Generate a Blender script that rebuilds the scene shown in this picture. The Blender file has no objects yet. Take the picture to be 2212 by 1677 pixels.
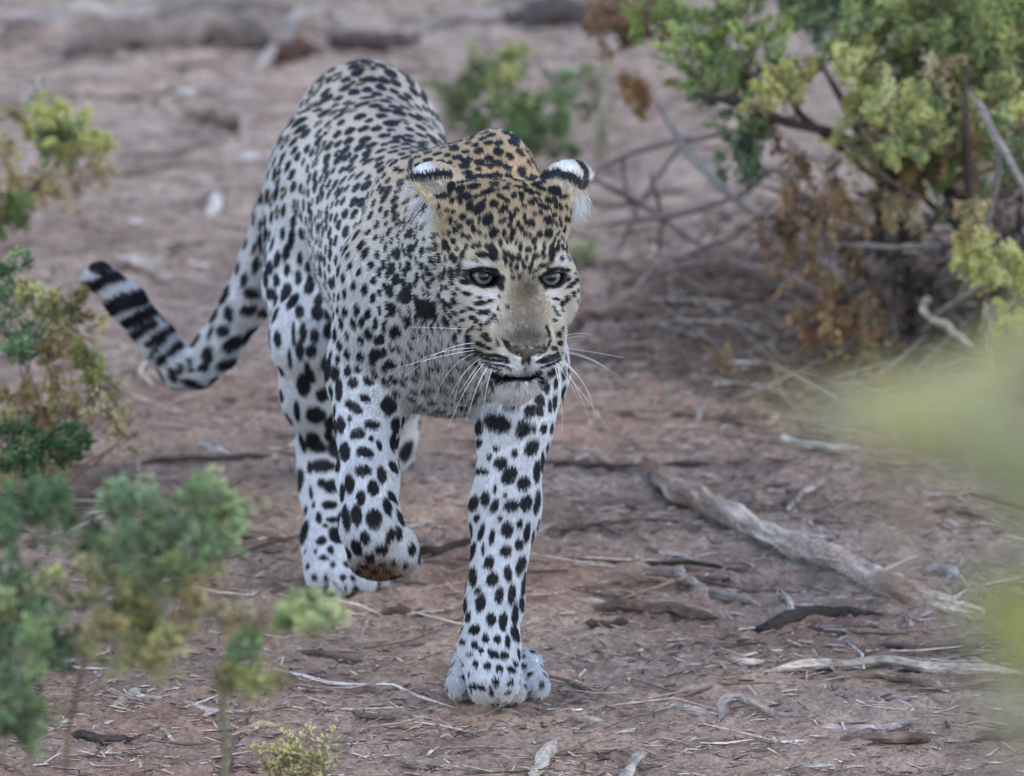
import bpy, bmesh, math, random
import numpy as np
from mathutils import Vector, Matrix
from mathutils.bvhtree import BVHTree

R = math.radians
scene = bpy.context.scene
COL = scene.collection

# ------------------------------------------------------------------ camera, world, sun, exposure
PITCH = R(13.0)
CAM = np.array([0.0, -13.64, 3.15])
LENS = 400.0
FOCUS = 12.25
cam_d = bpy.data.cameras.new('camera')
cam_o = bpy.data.objects.new('camera', cam_d)
COL.objects.link(cam_o)
cam_o.location = CAM
cam_o.rotation_euler = (math.pi / 2 - PITCH, 0, 0)
cam_d.lens = LENS
cam_d.sensor_width = 36.0
cam_d.clip_start = 0.2
cam_d.clip_end = 2000.0
cam_d.dof.use_dof = True
cam_d.dof.focus_distance = FOCUS
cam_d.dof.aperture_fstop = 7.1
scene.camera = cam_o

SUN_EL, SUN_AZ = R(38), R(-62)          # soft light from upper left, a little behind the camera
world = bpy.data.worlds.new('World')
scene.world = world
world.use_nodes = True
wn = world.node_tree.nodes
wn.clear()
sky = wn.new('ShaderNodeTexSky')
sky.sky_type = 'NISHITA'
sky.sun_disc = False
sky.sun_elevation = SUN_EL
sky.sun_rotation = SUN_AZ + math.pi
sky.air_density = 1.0
sky.dust_density = 1.0
sky.ozone_density = 1.5
bg = wn.new('ShaderNodeBackground')
bg.inputs['Strength'].default_value = 0.15
wo = wn.new('ShaderNodeOutputWorld')
world.node_tree.links.new(sky.outputs[0], bg.inputs[0])
world.node_tree.links.new(bg.outputs[0], wo.inputs[0])

sun_d = bpy.data.lights.new('sun', 'SUN')
sun_d.energy = 0.7
sun_d.angle = R(22)
sun_d.color = (1.0, 0.93, 0.84)
sun_o = bpy.data.objects.new('sun', sun_d)
COL.objects.link(sun_o)
sv = Vector((math.sin(SUN_AZ) * math.cos(SUN_EL), -math.cos(SUN_AZ) * math.cos(SUN_EL), math.sin(SUN_EL)))
sun_o.rotation_euler = sv.to_track_quat('Z', 'Y').to_euler()
scene.view_settings.view_transform = 'Standard'
scene.view_settings.look = 'None'
scene.view_settings.exposure = 1.15
scene.view_settings.gamma = 1.0
scene.view_settings.use_curve_mapping = False
scene.render.engine = 'CYCLES'
scene.cycles.max_bounces = 6
scene.cycles.use_denoising = True

# ------------------------------------------------------------------ small helpers
CF = np.array([0, math.cos(PITCH), -math.sin(PITCH)])
CU = np.array([0, math.sin(PITCH), math.cos(PITCH)])
CR = np.array([1.0, 0, 0])
PX = 36.0 / LENS / 2212.0                # metres per photo unit at one metre (photo taken as 2212 wide)

def ray(px, py):
    return CF + (px - 1106) * PX * CR + (838.5 - py) * PX * CU

def W(px, py, Y):
    """the place seen at px, py that stands at world depth Y"""
    d = ray(px, py)
    return CAM + d * ((Y - CAM[1]) / d[1])

def G(px, py, z=0.0):
    """the place on the ground (height z) seen at px, py"""
    d = ray(px, py)
    return CAM + d * ((z - CAM[2]) / d[2])

def toppx(P):
    q = P - CAM
    dep = q @ CF
    return 1106 + (q @ CR) / dep / PX, 838.5 - (q @ CU) / dep / PX, dep

def nrm(v):
    return v / (np.linalg.norm(v, axis=-1, keepdims=True) + 1e-12)

def hash3(i, j, k, seed):
    h = (i * 374761393 + j * 668265263 + k * 2147483647 + seed * 1274126177) & 0xFFFFFFFF
    h = ((h ^ (h >> 13)) * 1274126177) & 0xFFFFFFFF
    h = h ^ (h >> 16)
    return (h & 0xFFFFFF) / float(0xFFFFFF)

def noise3(P, seed=0):
    P = np.asarray(P, dtype=np.float64)
    b = np.floor(P).astype(np.int64)
    f = P - b
    f = f * f * (3 - 2 * f)
    out = 0
    for dx in (0, 1):
        wx = f[:, 0] if dx else 1 - f[:, 0]
        for dy in (0, 1):
            wy = f[:, 1] if dy else 1 - f[:, 1]
            for dz in (0, 1):
                wz = f[:, 2] if dz else 1 - f[:, 2]
                out = out + wx * wy * wz * hash3(b[:, 0] + dx, b[:, 1] + dy, b[:, 2] + dz, seed)
    return out

def fbm(P, octaves=4, seed=0):
    a, s, out = 0.5, 1.0, 0
    for o in range(octaves):
        out = out + a * (noise3(P * s, seed + o * 17) - 0.5)
        a *= 0.5
        s *= 2.03
    return out

def mesh_from(name, V, faces, mat=None, smooth=True, colors=None, parent=None):
    """V (n,3); faces (m,k) int array"""
    me = bpy.data.meshes.new(name)
    V = np.ascontiguousarray(V, dtype=np.float32)
    faces = np.ascontiguousarray(faces, dtype=np.int32)
    m, k = faces.shape
    me.vertices.add(len(V))
    me.vertices.foreach_set('co', V.ravel())
    me.loops.add(m * k)
    me.loops.foreach_set('vertex_index', faces.ravel())
    me.polygons.add(m)
    me.polygons.foreach_set('loop_start', np.arange(0, m * k, k, dtype=np.int32))
    me.polygons.foreach_set('use_smooth', np.full(m, smooth, dtype=bool))
    me.update(calc_edges=True)
    if colors is not None:
        at = me.color_attributes.new('tint', 'FLOAT_COLOR', 'POINT')
        c = np.ones((len(V), 4), dtype=np.float32)
        c[:, :3] = colors
        at.data.foreach_set('color', c.ravel())
    if mat:
        me.materials.append(mat)
    o = bpy.data.objects.new(name, me)
    COL.objects.link(o)
    if parent:
        o.parent = parent
    return o

def tag(o, label=None, cat=None, group=None, kind=None):
    if label:
        o['label'] = label
    if cat:
        o['category'] = cat
    if group:
        o['group'] = group
    if kind:
        o['kind'] = kind
    return o

def empty(name, loc=(0, 0, 0)):
    o = bpy.data.objects.new(name, None)
    o.location = loc
    COL.objects.link(o)
    return o

def material(name, build):
    m = bpy.data.materials.new(name)
    m.use_nodes = True
    nt = m.node_tree
    nt.nodes.clear()
    out = nt.nodes.new('ShaderNodeOutputMaterial')
    build(nt, out)
    return m

def node(nt, typ, **kw):
    n = nt.nodes.new(typ)
    for k, v in kw.items():
        if k.startswith('_'):
            setattr(n, k[1:], v)
        else:
            n.inputs[k.replace('_', ' ')].default_value = v
    return n
# ------------------------------------------------------------------ leopard: one continuous skin from a distance field
def smin(a, b, k):
    h = np.maximum(k - np.abs(a - b), 0.0) / k
    return np.minimum(a, b) - h * h * k * 0.25

def smax(a, b, k):
    return -smin(-a, -b, k)

class Prim:
    def __init__(s, kind, flow=None, hl=0.010, **kw):
        s.kind, s.flow, s.hl = kind, flow, hl
        s.__dict__.update(kw)
    def d(s, P):
        if s.kind == 'cap':
            a, b = s.a, s.b
            ba = b - a
            q = P - a
            h = np.clip(q @ ba / (ba @ ba), 0, 1)
            return np.linalg.norm(q - h[:, None] * ba, axis=1) - (s.ra + (s.rb - s.ra) * h)
        q = (P - s.c) @ s.M.T            # rows of M: local axes
        k0 = np.linalg.norm(q / s.r, axis=1)
        k1 = np.linalg.norm(q / (s.r * s.r), axis=1) + 1e-9
        return k0 * (k0 - 1.0) / k1

def cap(a, b, ra, rb, hl=0.008, flow=None):
    a, b = np.array(a, float), np.array(b, float)
    return Prim('cap', flow=nrm(b - a) if flow is None else nrm(np.array(flow, float)), hl=hl, a=a, b=b, ra=ra, rb=rb)

def ell(c, r, M=None, flow=(0, 1, -0.2), hl=0.0065):
    return Prim('ell', flow=nrm(np.array(flow, float)), hl=hl, c=np.array(c, float), r=np.array(r, float),
                M=np.eye(3) if M is None else M)

BF = nrm(np.array([0.105, -0.64, 0.0]))           # body heading
BM = np.array([np.cross(BF, [0, 0, 1]), -BF, [0, 0, 1]])   # side, backwards, up
BACK = -BF

torso = [
    ell((-0.168, -0.70, 0.434), (0.090, 0.15, 0.116), BM, BACK),
    ell((-0.150, -0.90, 0.440), (0.092, 0.20, 0.100), BM, BACK),
    ell((-0.112, -1.13, 0.410), (0.102, 0.24, 0.122), BM, BACK),
    ell((-0.135, -0.96, 0.380), (0.080, 0.22, 0.085), BM, BACK + np.array([0, 0, -.3])),
    ell((-0.078, -1.34, 0.405), (0.092, 0.13, 0.118), BM, BACK + np.array([0, 0, -.5])),
    ell((-0.012, -1.315, 0.512), (0.044, 0.080, 0.084), BM, BACK),
    ell((-0.120, -1.330, 0.482), (0.038, 0.075, 0.082), BM, BACK),
    ell((-0.055, -1.33, 0.506), (0.066, 0.10, 0.072), BM, BACK),
    cap((-0.068, -1.36, 0.455), (-0.022, -1.60, 0.520), 0.088, 0.076, flow=(-0.1, 1, -.1)),
    cap((-0.060, -1.40, 0.400), (-0.020, -1.62, 0.455), 0.070, 0.050, flow=(-0.1, .6, -1), hl=.012),
]

def leg(js, hl=0.0065):
    ps = []
    for (a, b) in zip(js[:-1], js[1:]):
        ps.append(cap(W(*a[:3]), W(*b[:3]), a[3], b[3], hl=hl))
    return ps

def paw(c, s=1.0, spread=0.042, fwd=(0.05, -1, 0), lift=0.0):
    """a four-toed paw standing at c (ground level)"""
    c = np.array(c, float)
    f = nrm(np.array(fwd, float))
    r = np.cross(f, [0, 0, 1.0])
    up = np.array([0, 0, 1.0])
    ps = [ell(c - f * .012 * s + up * .027 * s, (0.040 * s, 0.040 * s, 0.025 * s), np.array([r, -f, up]), f)]
    for k, (t, fo, rr) in enumerate(((-1.05, .016, .0150), (-.38, .036, .0152), (.38, .036, .0152), (1.05, .016, .0150))):
        b = c + r * t * spread * .72 * s - f * .010 + up * .034 * s
        e = c + r * t * spread * .84 * s + f * (fo + .006) * s + up * .0165 * s
        ps.append(cap(b, e, rr * .9 * s, rr * s, hl=.008, flow=f + np.array([0, 0, -.5])))
    return ps

fl_paw = G(1074, 1500)
leg_fl = [cap((0.008, -1.36, 0.46), W(1125, 800, -1.37), .052, .050)] + leg(
    [(1125, 800, -1.37, .047), (1112, 905, -1.415, .0385), (1090, 1100, -1.46, .0345), (1068, 1300, -1.51, .0275),
     (1056, 1400, -1.54, .0285), (1066, 1466, -1.575, .0285)])
leg_fr = [cap((-0.140, -1.36, 0.44), W(795, 800, -1.34), .052, .045)] + leg(
    [(795, 800, -1.34, .041), (796, 900, -1.38, .0335), (794, 1030, -1.43, .0305), (800, 1130, -1.475, .0305)])
pf = [W(806, 1150, -1.478), W(822, 1190, -1.462)]
leg_fr += [cap(pf[0], pf[1], .0300, .0310, flow=(0.1, .2, -1))]
for k, t in enumerate((-1, -.35, .35, 1)):
    b = pf[1] + np.array([t * .017, -.004, .004])
    e = pf[1] + np.array([t * .024 + .004, .018 - .006 * abs(t), -.016 + .004 * abs(t)])
    leg_fr.append(cap(b, e, .0125, .0125, flow=(0.1, .5, -1), hl=.007))
leg_fr.append(ell(W(872, 1180, -1.455), (.011, .013, .016), flow=(0.3, .5, -1)))
leg_hr = [ell(W(672, 500, -.80), (.054, .105, .135), BM, (0, .5, -1))] + leg(
    [(678, 620, -.84, .056), (680, 730, -.92, .044), (684, 850, -.90, .034), (699, 980, -.87, .0255),
     (706, 1060, -.90, .024), (710, 1170, -.97, .0245), (722, 1225, -1.01, .029)])
hr_paw = G(748, 1268)
leg_hl = [ell(W(868, 520, -.70), (.052, .10, .13), BM, (0, .5, -1))] + leg(
    [(870, 620, -.72, .052), (858, 740, -.76, .042), (850, 850, -.60, .027), (849, 890, -.50, .0245),
     (846, 950, -.50, .021), (838, 985, -.50, .023)])
hl_paw = G(828, 1002)
tail_j = [(640, 395, -.62, .034), (606, 470, -.585, .029), (572, 560, -.56, .0265), (528, 660, -.55, .0255), (468, 755, -.55, .0240),
          (428, 793, -.55, .0225), (392, 797, -.55, .0205), (345, 742, -.55, .0205), (275, 655, -.55, .0205), (216, 598, -.55, .0165)]

# head, in its own frame (centimetres): u to the image right, v up the face, w out of the face
HY = R(15)
HU = nrm(np.array([math.cos(HY), math.sin(HY), 0]))       # image right
HW0 = np.array([math.sin(HY), -math.cos(HY), 0])
HP = R(17)
HWv = nrm(HW0 * math.cos(HP) + np.array([0, 0, 1]) * math.sin(HP))  # out of the face
HV = np.cross(HWv, HU)
HR_ = R(-4.0)
HU, HV = HU * math.cos(HR_) + HV * math.sin(HR_), HV * math.cos(HR_) - HU * math.sin(HR_)
HM = np.array([HU, HV, HWv])
HO = W(1126, 598, -1.775)
def H(u, v, w):
    return HO + (HU * u + HV * v + HWv * w) * 0.01
def he(u, v, w, a, b, c, flow=(0, 1, -.4), hl=.006):
    return ell(H(u, v, w), (a * .01, b * .01, c * .01), HM, HU * flow[0] + HV * flow[1] + HWv * flow[2], hl)
def hc(p, q, ra, rb, flow=(0, 1, -.4), hl=.005):
    f = HU * flow[0] + HV * flow[1] + HWv * flow[2]
    return cap(H(*p), H(*q), ra * .01, rb * .01, max(hl, .0045), f)
head = [he(0, 3.2, -7.0, 6.7, 8.0, 5.6), he(0, 3.9, -3.9, 5.1, 5.4, 3.2)]
for s in (-1, 1):
    head += [
        he(4.0 * s, 7.2, -7.6, 3.3, 3.6, 3.4),
        he(4.6 * s, -.6, -5.0, 2.8, 4.2, 3.2, (s * .8, .1, -1)),
        he(3.2 * s, -4.9, -4.4, 2.4, 3.7, 3.2, (s * .8, -.4, -1), .010),
        he(2.5 * s, -4.2, -2.1, 2.4, 4.0, 2.4, (s, .3, -.6), .004),
        hc((1.6 * s, 1.75, -1.1), (4.9 * s, 1.6, -2.55), 1.1, 1.05, (s, .6, -.4)),
        hc((2.0 * s, -1.7, -1.5), (4.8 * s, -1.5, -2.9), .8, .9, (s, .3, -.6)),
        he(2.0 * s, -9.35, .35, 2.1, 1.65, 2.1, (s, -.2, -.9), .005),
        he(2.5 * s, -8.5, -1.2, 1.5, 2.1, 2.3, (s, -.2, -.9), .006),
        hc((.75 * s, 1.2, -1.9), (1.05 * s, -6.6, .85), 1.55, 1.6, (0, 1, 0), .0035),
        hc((1.05 * s, -6.4, .95), (.75 * s, -8.1, 1.8), 1.5, 1.0, (0, 1, 0), .002),
    ]
head += [he(0, -8.65, 2.2, 1.6, .72, .8, (0, 1, 0), .001),
         he(0, -11.35, -1.1, 1.8, .95, 1.6, (0, -1, -.4), .013),
         hc((0, -10.4, -2.0), (0, -8, -7), 2.3, 3.5, (0, -.4, -1), .016)]
# ears: cups whose domed backs face up and forward, openings outwards and down
ears = []
def ear(c, pole, r, s):
    c = np.array(c, float)
    z = nrm(np.array(pole, float))
    x = nrm(np.cross(z, CF))
    y = np.cross(z, x)
    ears.append(dict(c=c, M=np.array([x, y, z]), r=r, s=s))
def camv(a, b, c):
    return CR * a + CU * b - CF * c
ear(W(950, 418, -1.660), camv(.62, .74, .34), np.array([.0370, .028, .0300]), -1)
ear(W(1219, 412, -1.640), camv(-.60, .74, .34), np.array([.0355, .028, .0290]), 1)
def ear_d(e, P):
    q = (P - e['c']) @ e['M'].T
    k0 = np.linalg.norm(q / e['r'], axis=1)
    k1 = np.linalg.norm(q / (e['r'] ** 2), axis=1) + 1e-9
    d = k0 * (k0 - 1) / k1
    shell = np.abs(d + .0026) - .0030
    return smax(shell, -(q[:, 2] + .006), .004)

GROUPS = [(torso, .045, None), (leg_hr, .03, .035), (leg_hl, .03, .035), (leg_fl, .02, .03), (leg_fr, .018, .03),
          (paw(fl_paw, 1.0, .045, (0.02, -1, 0)), .0032, .016), (paw(hr_paw, .90, .044, (0.22, -1, 0)), .007, .016),
          (paw(hl_paw, .78, .036, (-0.05, -1, 0)), .008, .016), (leg(tail_j, .009), .01, .03), (head, .012, .026)]
EYES = [(H(-3.70, .34, -3.0), 1.62, -1), (H(3.74, .34, -3.0), 1.62, 1)]

def bounds(prims):
    lo, hi = [], []
    for p in prims:
        if p.kind == 'cap':
            r = max(p.ra, p.rb)
            lo += [p.a - r, p.b - r]; hi += [p.a + r, p.b + r]
        else:
            lo.append(p.c - p.r.max()); hi.append(p.c + p.r.max())
    return np.min(lo, 0) - .07, np.max(hi, 0) + .07
GB = [bounds(g[0]) for g in GROUPS]

def sdf(P):
    D = np.full(len(P), 0.25)
    for (prims, k, kj), (lo, hi) in zip(GROUPS, GB):
        m = np.all((P > lo) & (P < hi), axis=1)
        if not m.any():
            continue
        Q = P[m]
        g = None
        for p in prims:
            d = p.d(Q)
            g = d if g is None else smin(g, d, k)
        D[m] = np.minimum(D[m], g) if kj is None else smin(D[m], g, kj)
    # head details
    m = np.linalg.norm(P - HO, axis=1) < .22
    if m.any():
        Q = P[m]
        d = D[m]
        L = ((Q - HO) @ HM.T) * 100
        for s in (-1, 1):
            # eye opening: almond cut, tilted a little up and out
            x = (L[:, 0] - 3.70 * s) * s
            y = L[:, 1] - .02 - .16 * x
            z = L[:, 2] + 1.2
            al = (np.sqrt((x / 1.62) ** 2 + (y / .94) ** 2 + (z / 2.2) ** 2 + 1e-9) - 1) * .0105
            al = np.maximum(al, (y - .30 - .05 * x) * .01)
            d = smax(d, -al, .003)
            # nostrils
            nx = np.sqrt(((L[:, 0] - 1.12 * s) / .36) ** 2 + ((L[:, 1] + 8.62 - .3 * (L[:, 0] * s - 1)) / .20) ** 2 + ((L[:, 2] - 2.9) / .8) ** 2 + 1e-9) - 1
            d = smax(d, -nx * .002, .002)
            d = smin(d, ear_d(ears[0 if s < 0 else 1], Q), .016)
        # philtrum and the mouth line under the pads
        ph = np.sqrt((L[:, 0] / .22) ** 2 + ((L[:, 1] + 9.9) / .9) ** 2 + ((L[:, 2] - 2.5) / .9) ** 2 + 1e-9) - 1
        d = smax(d, -ph * .0022, .004)
        mo = np.sqrt((L[:, 0] / 2.3) ** 2 + ((L[:, 1] + 10.72 + .04 * L[:, 0] ** 2) / .34) ** 2 + ((L[:, 2] - .9) / 2.0) ** 2 + 1e-9) - 1
        d = smax(d, -mo * .0035, .003)
        D[m] = d
    # muscle and skin folds
    D += 0.0022 * fbm(P * np.array([22., 22., 14.]), 2, 5)
    return D

def build_skin(h=0.0036):
    lo = np.array([-.56, -2.02, -.01]); hi = np.array([.16, -.38, .66])
    n = np.ceil((hi - lo) / (4 * h)).astype(int)
    cs = [lo[i] + 4 * h * np.arange(n[i] + 1) for i in range(3)]
    CG = np.stack(np.meshgrid(*cs, indexing='ij'), -1)
    cd = sdf(CG.reshape(-1, 3)).reshape(n + 1)
    nf = n * 4 + 1
    F = np.repeat(np.repeat(np.repeat(cd, 4, 0), 4, 1), 4, 2)[2:nf[0] + 2, 2:nf[1] + 2, 2:nf[2] + 2].astype(np.float32)
    F = F[:nf[0], :nf[1], :nf[2]]
    nf = np.array(F.shape)
    idx = np.argwhere(np.abs(F) < 4 * h * 1.9)
    for a in range(0, len(idx), 400000):
        ii = idx[a:a + 400000]
        F[ii[:, 0], ii[:, 1], ii[:, 2]] = sdf(lo + ii * h)
    ins = F < 0
    c = np.zeros(nf - 1, dtype=np.int8)
    for dx in (0, 1):
        for dy in (0, 1):
            for dz in (0, 1):
                c += ins[dx:nf[0] - 1 + dx, dy:nf[1] - 1 + dy, dz:nf[2] - 1 + dz]
    act = (c > 0) & (c < 8)
    cells = np.argwhere(act)
    vid = np.full(act.shape, -1, dtype=np.int64)
    vid[act] = np.arange(len(cells))
    V = np.zeros((len(cells), 3)); cnt = np.zeros(len(cells))
    corners = [(x, y, z) for x in (0, 1) for y in (0, 1) for z in (0, 1)]
    for p in corners:
        for ax in range(3):
            if p[ax] == 0:
                q = list(p); q[ax] = 1
                fa = F[cells[:, 0] + p[0], cells[:, 1] + p[1], cells[:, 2] + p[2]]
                fb = F[cells[:, 0] + q[0], cells[:, 1] + q[1], cells[:, 2] + q[2]]
                m = (fa < 0) != (fb < 0)
                t = fa[m] / (fa[m] - fb[m])
                pos = cells[m] + np.array(p, float)
                pos[:, ax] += t
                V[m] += pos; cnt[m] += 1
    V = lo + h * V / cnt[:, None]
    quads = []
    for ax in range(3):
        o1, o2 = [(1, 2), (2, 0), (0, 1)][ax]
        sl = [slice(1, nf[i] - 1) for i in range(3)]
        sl[ax] = slice(0, nf[ax] - 1)
        sh = list(sl); sh[ax] = slice(1, nf[ax])
        A, B = ins[tuple(sl)], ins[tuple(sh)]
        e = np.argwhere(A != B)
        inside = A[e[:, 0], e[:, 1], e[:, 2]]
        base = e + np.array([0 if i == ax else 1 for i in range(3)])
        def cid(d1, d2):
            q = base.copy(); q[:, o1] -= d1; q[:, o2] -= d2
            return vid[q[:, 0], q[:, 1], q[:, 2]]
        qd = np.stack([cid(0, 0), cid(1, 0), cid(1, 1), cid(0, 1)], 1)
        qd[~inside] = qd[~inside][:, ::-1]
        quads.append(qd)
    Q = np.concatenate(quads)
    return V, Q

def subdivide(V, Q):
    E = np.concatenate([Q[:, [i, (i + 1) % 4]] for i in range(4)])
    E.sort(axis=1)
    key = E[:, 0] * len(V) + E[:, 1]
    uk, inv = np.unique(key, return_inverse=True)
    inv = inv.ravel()
    ea, eb = uk // len(V), uk % len(V)
    n, m = len(V), len(Q)
    ev = (V[ea] + V[eb]) / 2
    fv = V[Q].mean(1)
    NV = np.concatenate([V, ev, fv])
    ei = [n + inv[i * m:(i + 1) * m] for i in range(4)]
    fi = n + len(uk) + np.arange(m)
    out = [np.stack([Q[:, i], ei[i], fi, ei[(i - 1) % 4]], 1) for i in range(4)]
    return NV, np.concatenate(out)

def grad(P, e=0.0012):
    g = np.zeros_like(P)
    for i in range(3):
        o = np.zeros(3); o[i] = e
        g[:, i] = sdf(P + o) - sdf(P - o)
    g /= 2 * e
    return g

def project(V, it=2, maxstep=.004):
    for _ in range(it):
        d = sdf(V)
        g = grad(V)
        g2 = np.maximum((g * g).sum(1), .2)
        st = np.clip(d / g2, -maxstep, maxstep)
        V = V - g * st[:, None]
    return V

sV, sQ = build_skin()
sV, sQ = subdivide(sV, sQ)
sV = project(sV, 2)
sN = nrm(grad(sV))
print('skin', len(sV), len(sQ))

ALLP = [p for g in GROUPS for p in g[0]]
def fields(P):
    """blend of the hair direction and length of the nearest forms"""
    fl = np.zeros((len(P), 3)); hl = np.zeros(len(P)); ws = np.zeros(len(P))
    for (prims, k, kj), (lo, hi) in zip(GROUPS, GB):
        m = np.all((P > lo) & (P < hi), axis=1)
        Q = P[m]
        for p in prims:
            w = np.exp(-np.maximum(p.d(Q) + .0, 0) / .007) + 1e-6
            fl[m] += w[:, None] * p.flow; hl[m] += w * p.hl; ws[m] += w
    return fl / ws[:, None], hl / ws
# ------------------------------------------------------------------ coat: marks found by eye on the photo, pinned to the skin
# each row: x, y, half width, half height, tilt in degrees (of an enlarged view of the photo)
def view(ox, oy, s):
    return lambda x, y: ((ox + x * s) * .57604, (oy + y * s) * .57604, s * .57604)
VF, VL, VP, VT = view(1327, 586, .5432), view(950, 1150, .6558), view(1100, 1900, .5366), view(200, 700, .5366)
FACE = """670 225 22 42 5|735 240 30 22 -35|830 170 45 14 -8|830 222 42 18 -15|925 260 42 20 -15|760 292 42 20 -20|830 300 50 12 -12|615 290 45 20 10|970 350 28 26 0|870 380 30 45 25|928 458 30 40 15|967 548 26 30 0|870 465 10 25 10|755 437 20 20 0|740 508 18 18 0|805 475 22 16 -20|760 565 16 16 0|832 525 14 22 -10|875 548 14 14 0|800 580 16 14 0|705 530 16 20 20|665 552 14 16 0|690 400 16 14 0|650 395 14 14 0|712 470 10 12 0|800 345 24 12 -30|740 340 14 10 0|805 380 25 16 -30|1020 300 34 14 35|970 195 35 9 0|975 217 28 7 0|1110 290 16 22 30|1160 310 14 18 20|1045 375 20 18 40|1020 400 18 18 0|1030 470 24 14 -30|1075 500 14 14 0|1065 330 14 14 0|1130 165 45 14 20|1205 165 30 14 30|1215 260 40 16 20|1280 230 45 14 30|1275 195 30 10 20|1150 225 35 10 5|1390 255 38 34 0|1450 300 28 14 -15|1345 325 18 24 -30|1310 370 30 18 30|1340 465 32 28 20|1340 555 24 26 0|1395 375 12 14 0|1385 430 14 14 0|1225 340 22 16 30|1175 365 16 12 20|1120 395 16 14 0|1215 485 30 20 20|1275 560 16 18 0|1135 490 10 20 0|1160 525 14 20 0|1100 545 14 30 8|1085 580 12 20 0|1180 560 12 16 0|1210 570 10 14 0|1040 552 14 22 0|1000 540 8 10 0|915 570 10 10 0|830 630 18 14 -30|870 627 14 16 20|940 632 28 16 -15|1018 610 10 24 -10|1150 640 12 24 0|1240 600 16 18 0|1310 640 10 22 0|1200 660 20 18 40|1250 640 10 14 0|1400 650 16 16 0|1445 640 14 16 0|1380 600 10 12 0|1400 565 10 10 0|1430 580 8 14 0|1470 640 8 14 0|1500 640 10 16 0|1510 590 8 14 0|1445 540 10 14 0|1425 500 10 14 0|1460 460 12 20 0|1415 540 8 12 0|1085 450 12 30 0|1105 430 12 16 20|1075 410 14 10 0|1250 420 14 12 0|1180 440 10 18 10|1060 600 8 16 0|1120 610 8 16 0|580 630 16 30 5|637 630 18 30 0|695 600 16 18 0|535 650 12 18 0|485 650 12 20 0|720 650 14 12 0|605 705 16 30 -10|685 697 18 20 0|760 685 16 32 15|650 730 8 8 0|547 720 12 22 0|575 760 12 20 0|632 795 20 28 -20|688 815 16 40 -10|615 840 22 20 0|558 835 16 26 -20|740 790 16 42 5|612 910 18 20 0|655 908 12 16 0|530 885 16 22 0|690 880 18 12 30|640 1010 26 14 50|712 998 24 14 50|708 950 20 10 40|732 915 12 10 30|780 875 32 14 15|790 950 30 12 10|885 1018 35 14 -5|948 1005 24 11 -15|880 980 16 8 0|820 1055 24 10 20|770 1070 16 10 0|885 1082 20 16 0|930 1082 18 15 -20|970 1120 22 12 -40|935 1155 18 12 -40|895 1170 14 12 0|830 1115 18 13 10|865 1140 14 14 0|840 1185 10 14 0|810 1205 12 16 30|885 1195 12 12 0|720 1080 22 10 45|690 1100 22 10 45|650 1060 24 12 50|680 1130 16 8 30|765 1130 10 10 0|800 1240 10 8 0|990 1150 12 8 0|1000 1060 9 13 -20|1060 1050 10 14 -20|1010 980 8 10 0|975 690 26 42 -15|1050 715 13 46 -5|1100 715 15 22 0|1140 715 14 24 0|1087 770 12 18 0|1125 778 14 20 0|1175 778 13 20 0|1215 780 16 22 0|1250 700 18 20 0|1300 690 13 26 -10|1358 690 20 55 10|1280 770 14 14 0|1310 765 12 14 0|1255 805 16 8 0|1220 820 18 7 0|1150 825 18 7 0|1100 850 12 12 0|1145 855 14 9 0|1095 810 9 8 0|1240 850 14 7 0|1190 720 9 18 0|1230 740 9 16 0|1165 740 8 14 0|1075 690 8 18 0|895 690 34 18 15|840 720 16 8 -10|870 740 9 6 0|1460 985 14 20 20|1430 1020 14 18 0|1390 990 20 8 10|1505 955 14 20 0|1500 880 22 12 -20|1475 905 22 9 -20|1525 860 12 14 0|1465 860 18 7 -25|1380 1060 22 9 50|1395 1090 20 9 50|1440 1060 15 11 -40|1375 1135 14 9 40|1405 1230 15 18 0|1380 1330 22 14 -20|1415 1290 18 14 -20|1430 1190 8 18 0|920 1250 18 22 0|945 1275 13 14 0|890 1300 32 13 25|945 1328 22 11 20|1000 1300 9 18 -20|1050 1305 8 28 -28|1335 1200 10 14 0|1345 1240 8 26 -14|375 960 36 45 -10|510 1040 88 42 12|440 990 28 28 0|445 835 26 24 0|375 765 28 28 0|400 640 18 26 0|395 700 18 20 0|308 680 22 34 0|305 850 26 30 0|355 875 20 20 0|405 895 18 20 0|260 930 22 34 -5|275 1050 30 36 0|385 1115 28 24 0|315 1180 34 26 10|220 1175 20 28 0|265 780 28 34 -10|470 760 22 22 0|440 605 12 24 10|395 535 20 30 10"""
FACE_LINES = """12;860 1345;930 1370;1000 1381;1060 1402|10;868 1376;950 1403;1020 1415;1075 1424|8;880 1412;960 1437;1040 1447;1100 1472|7;910 1442;980 1462;1030 1475|12;1432 1330;1390 1375;1320 1400;1270 1420|9;1425 1375;1360 1412;1290 1430|8;1420 1402;1350 1442;1280 1462|16;815 1250;818 1290;828 1330|11;800 795;850 783;920 778;985 800|19;985 800;1007 850;1024 915|9;815 815;845 880;910 912;990 895|6;735 785;800 795|11;1330 795;1390 780;1470 790|17;1330 795;1316 850;1316 910|9;1325 890;1390 893;1455 855|9;1060 1290;1080 1330;1100 1342|8;1350 1290;1340 1320;1320 1330|7;1185 1430;1185 1478"""
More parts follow.
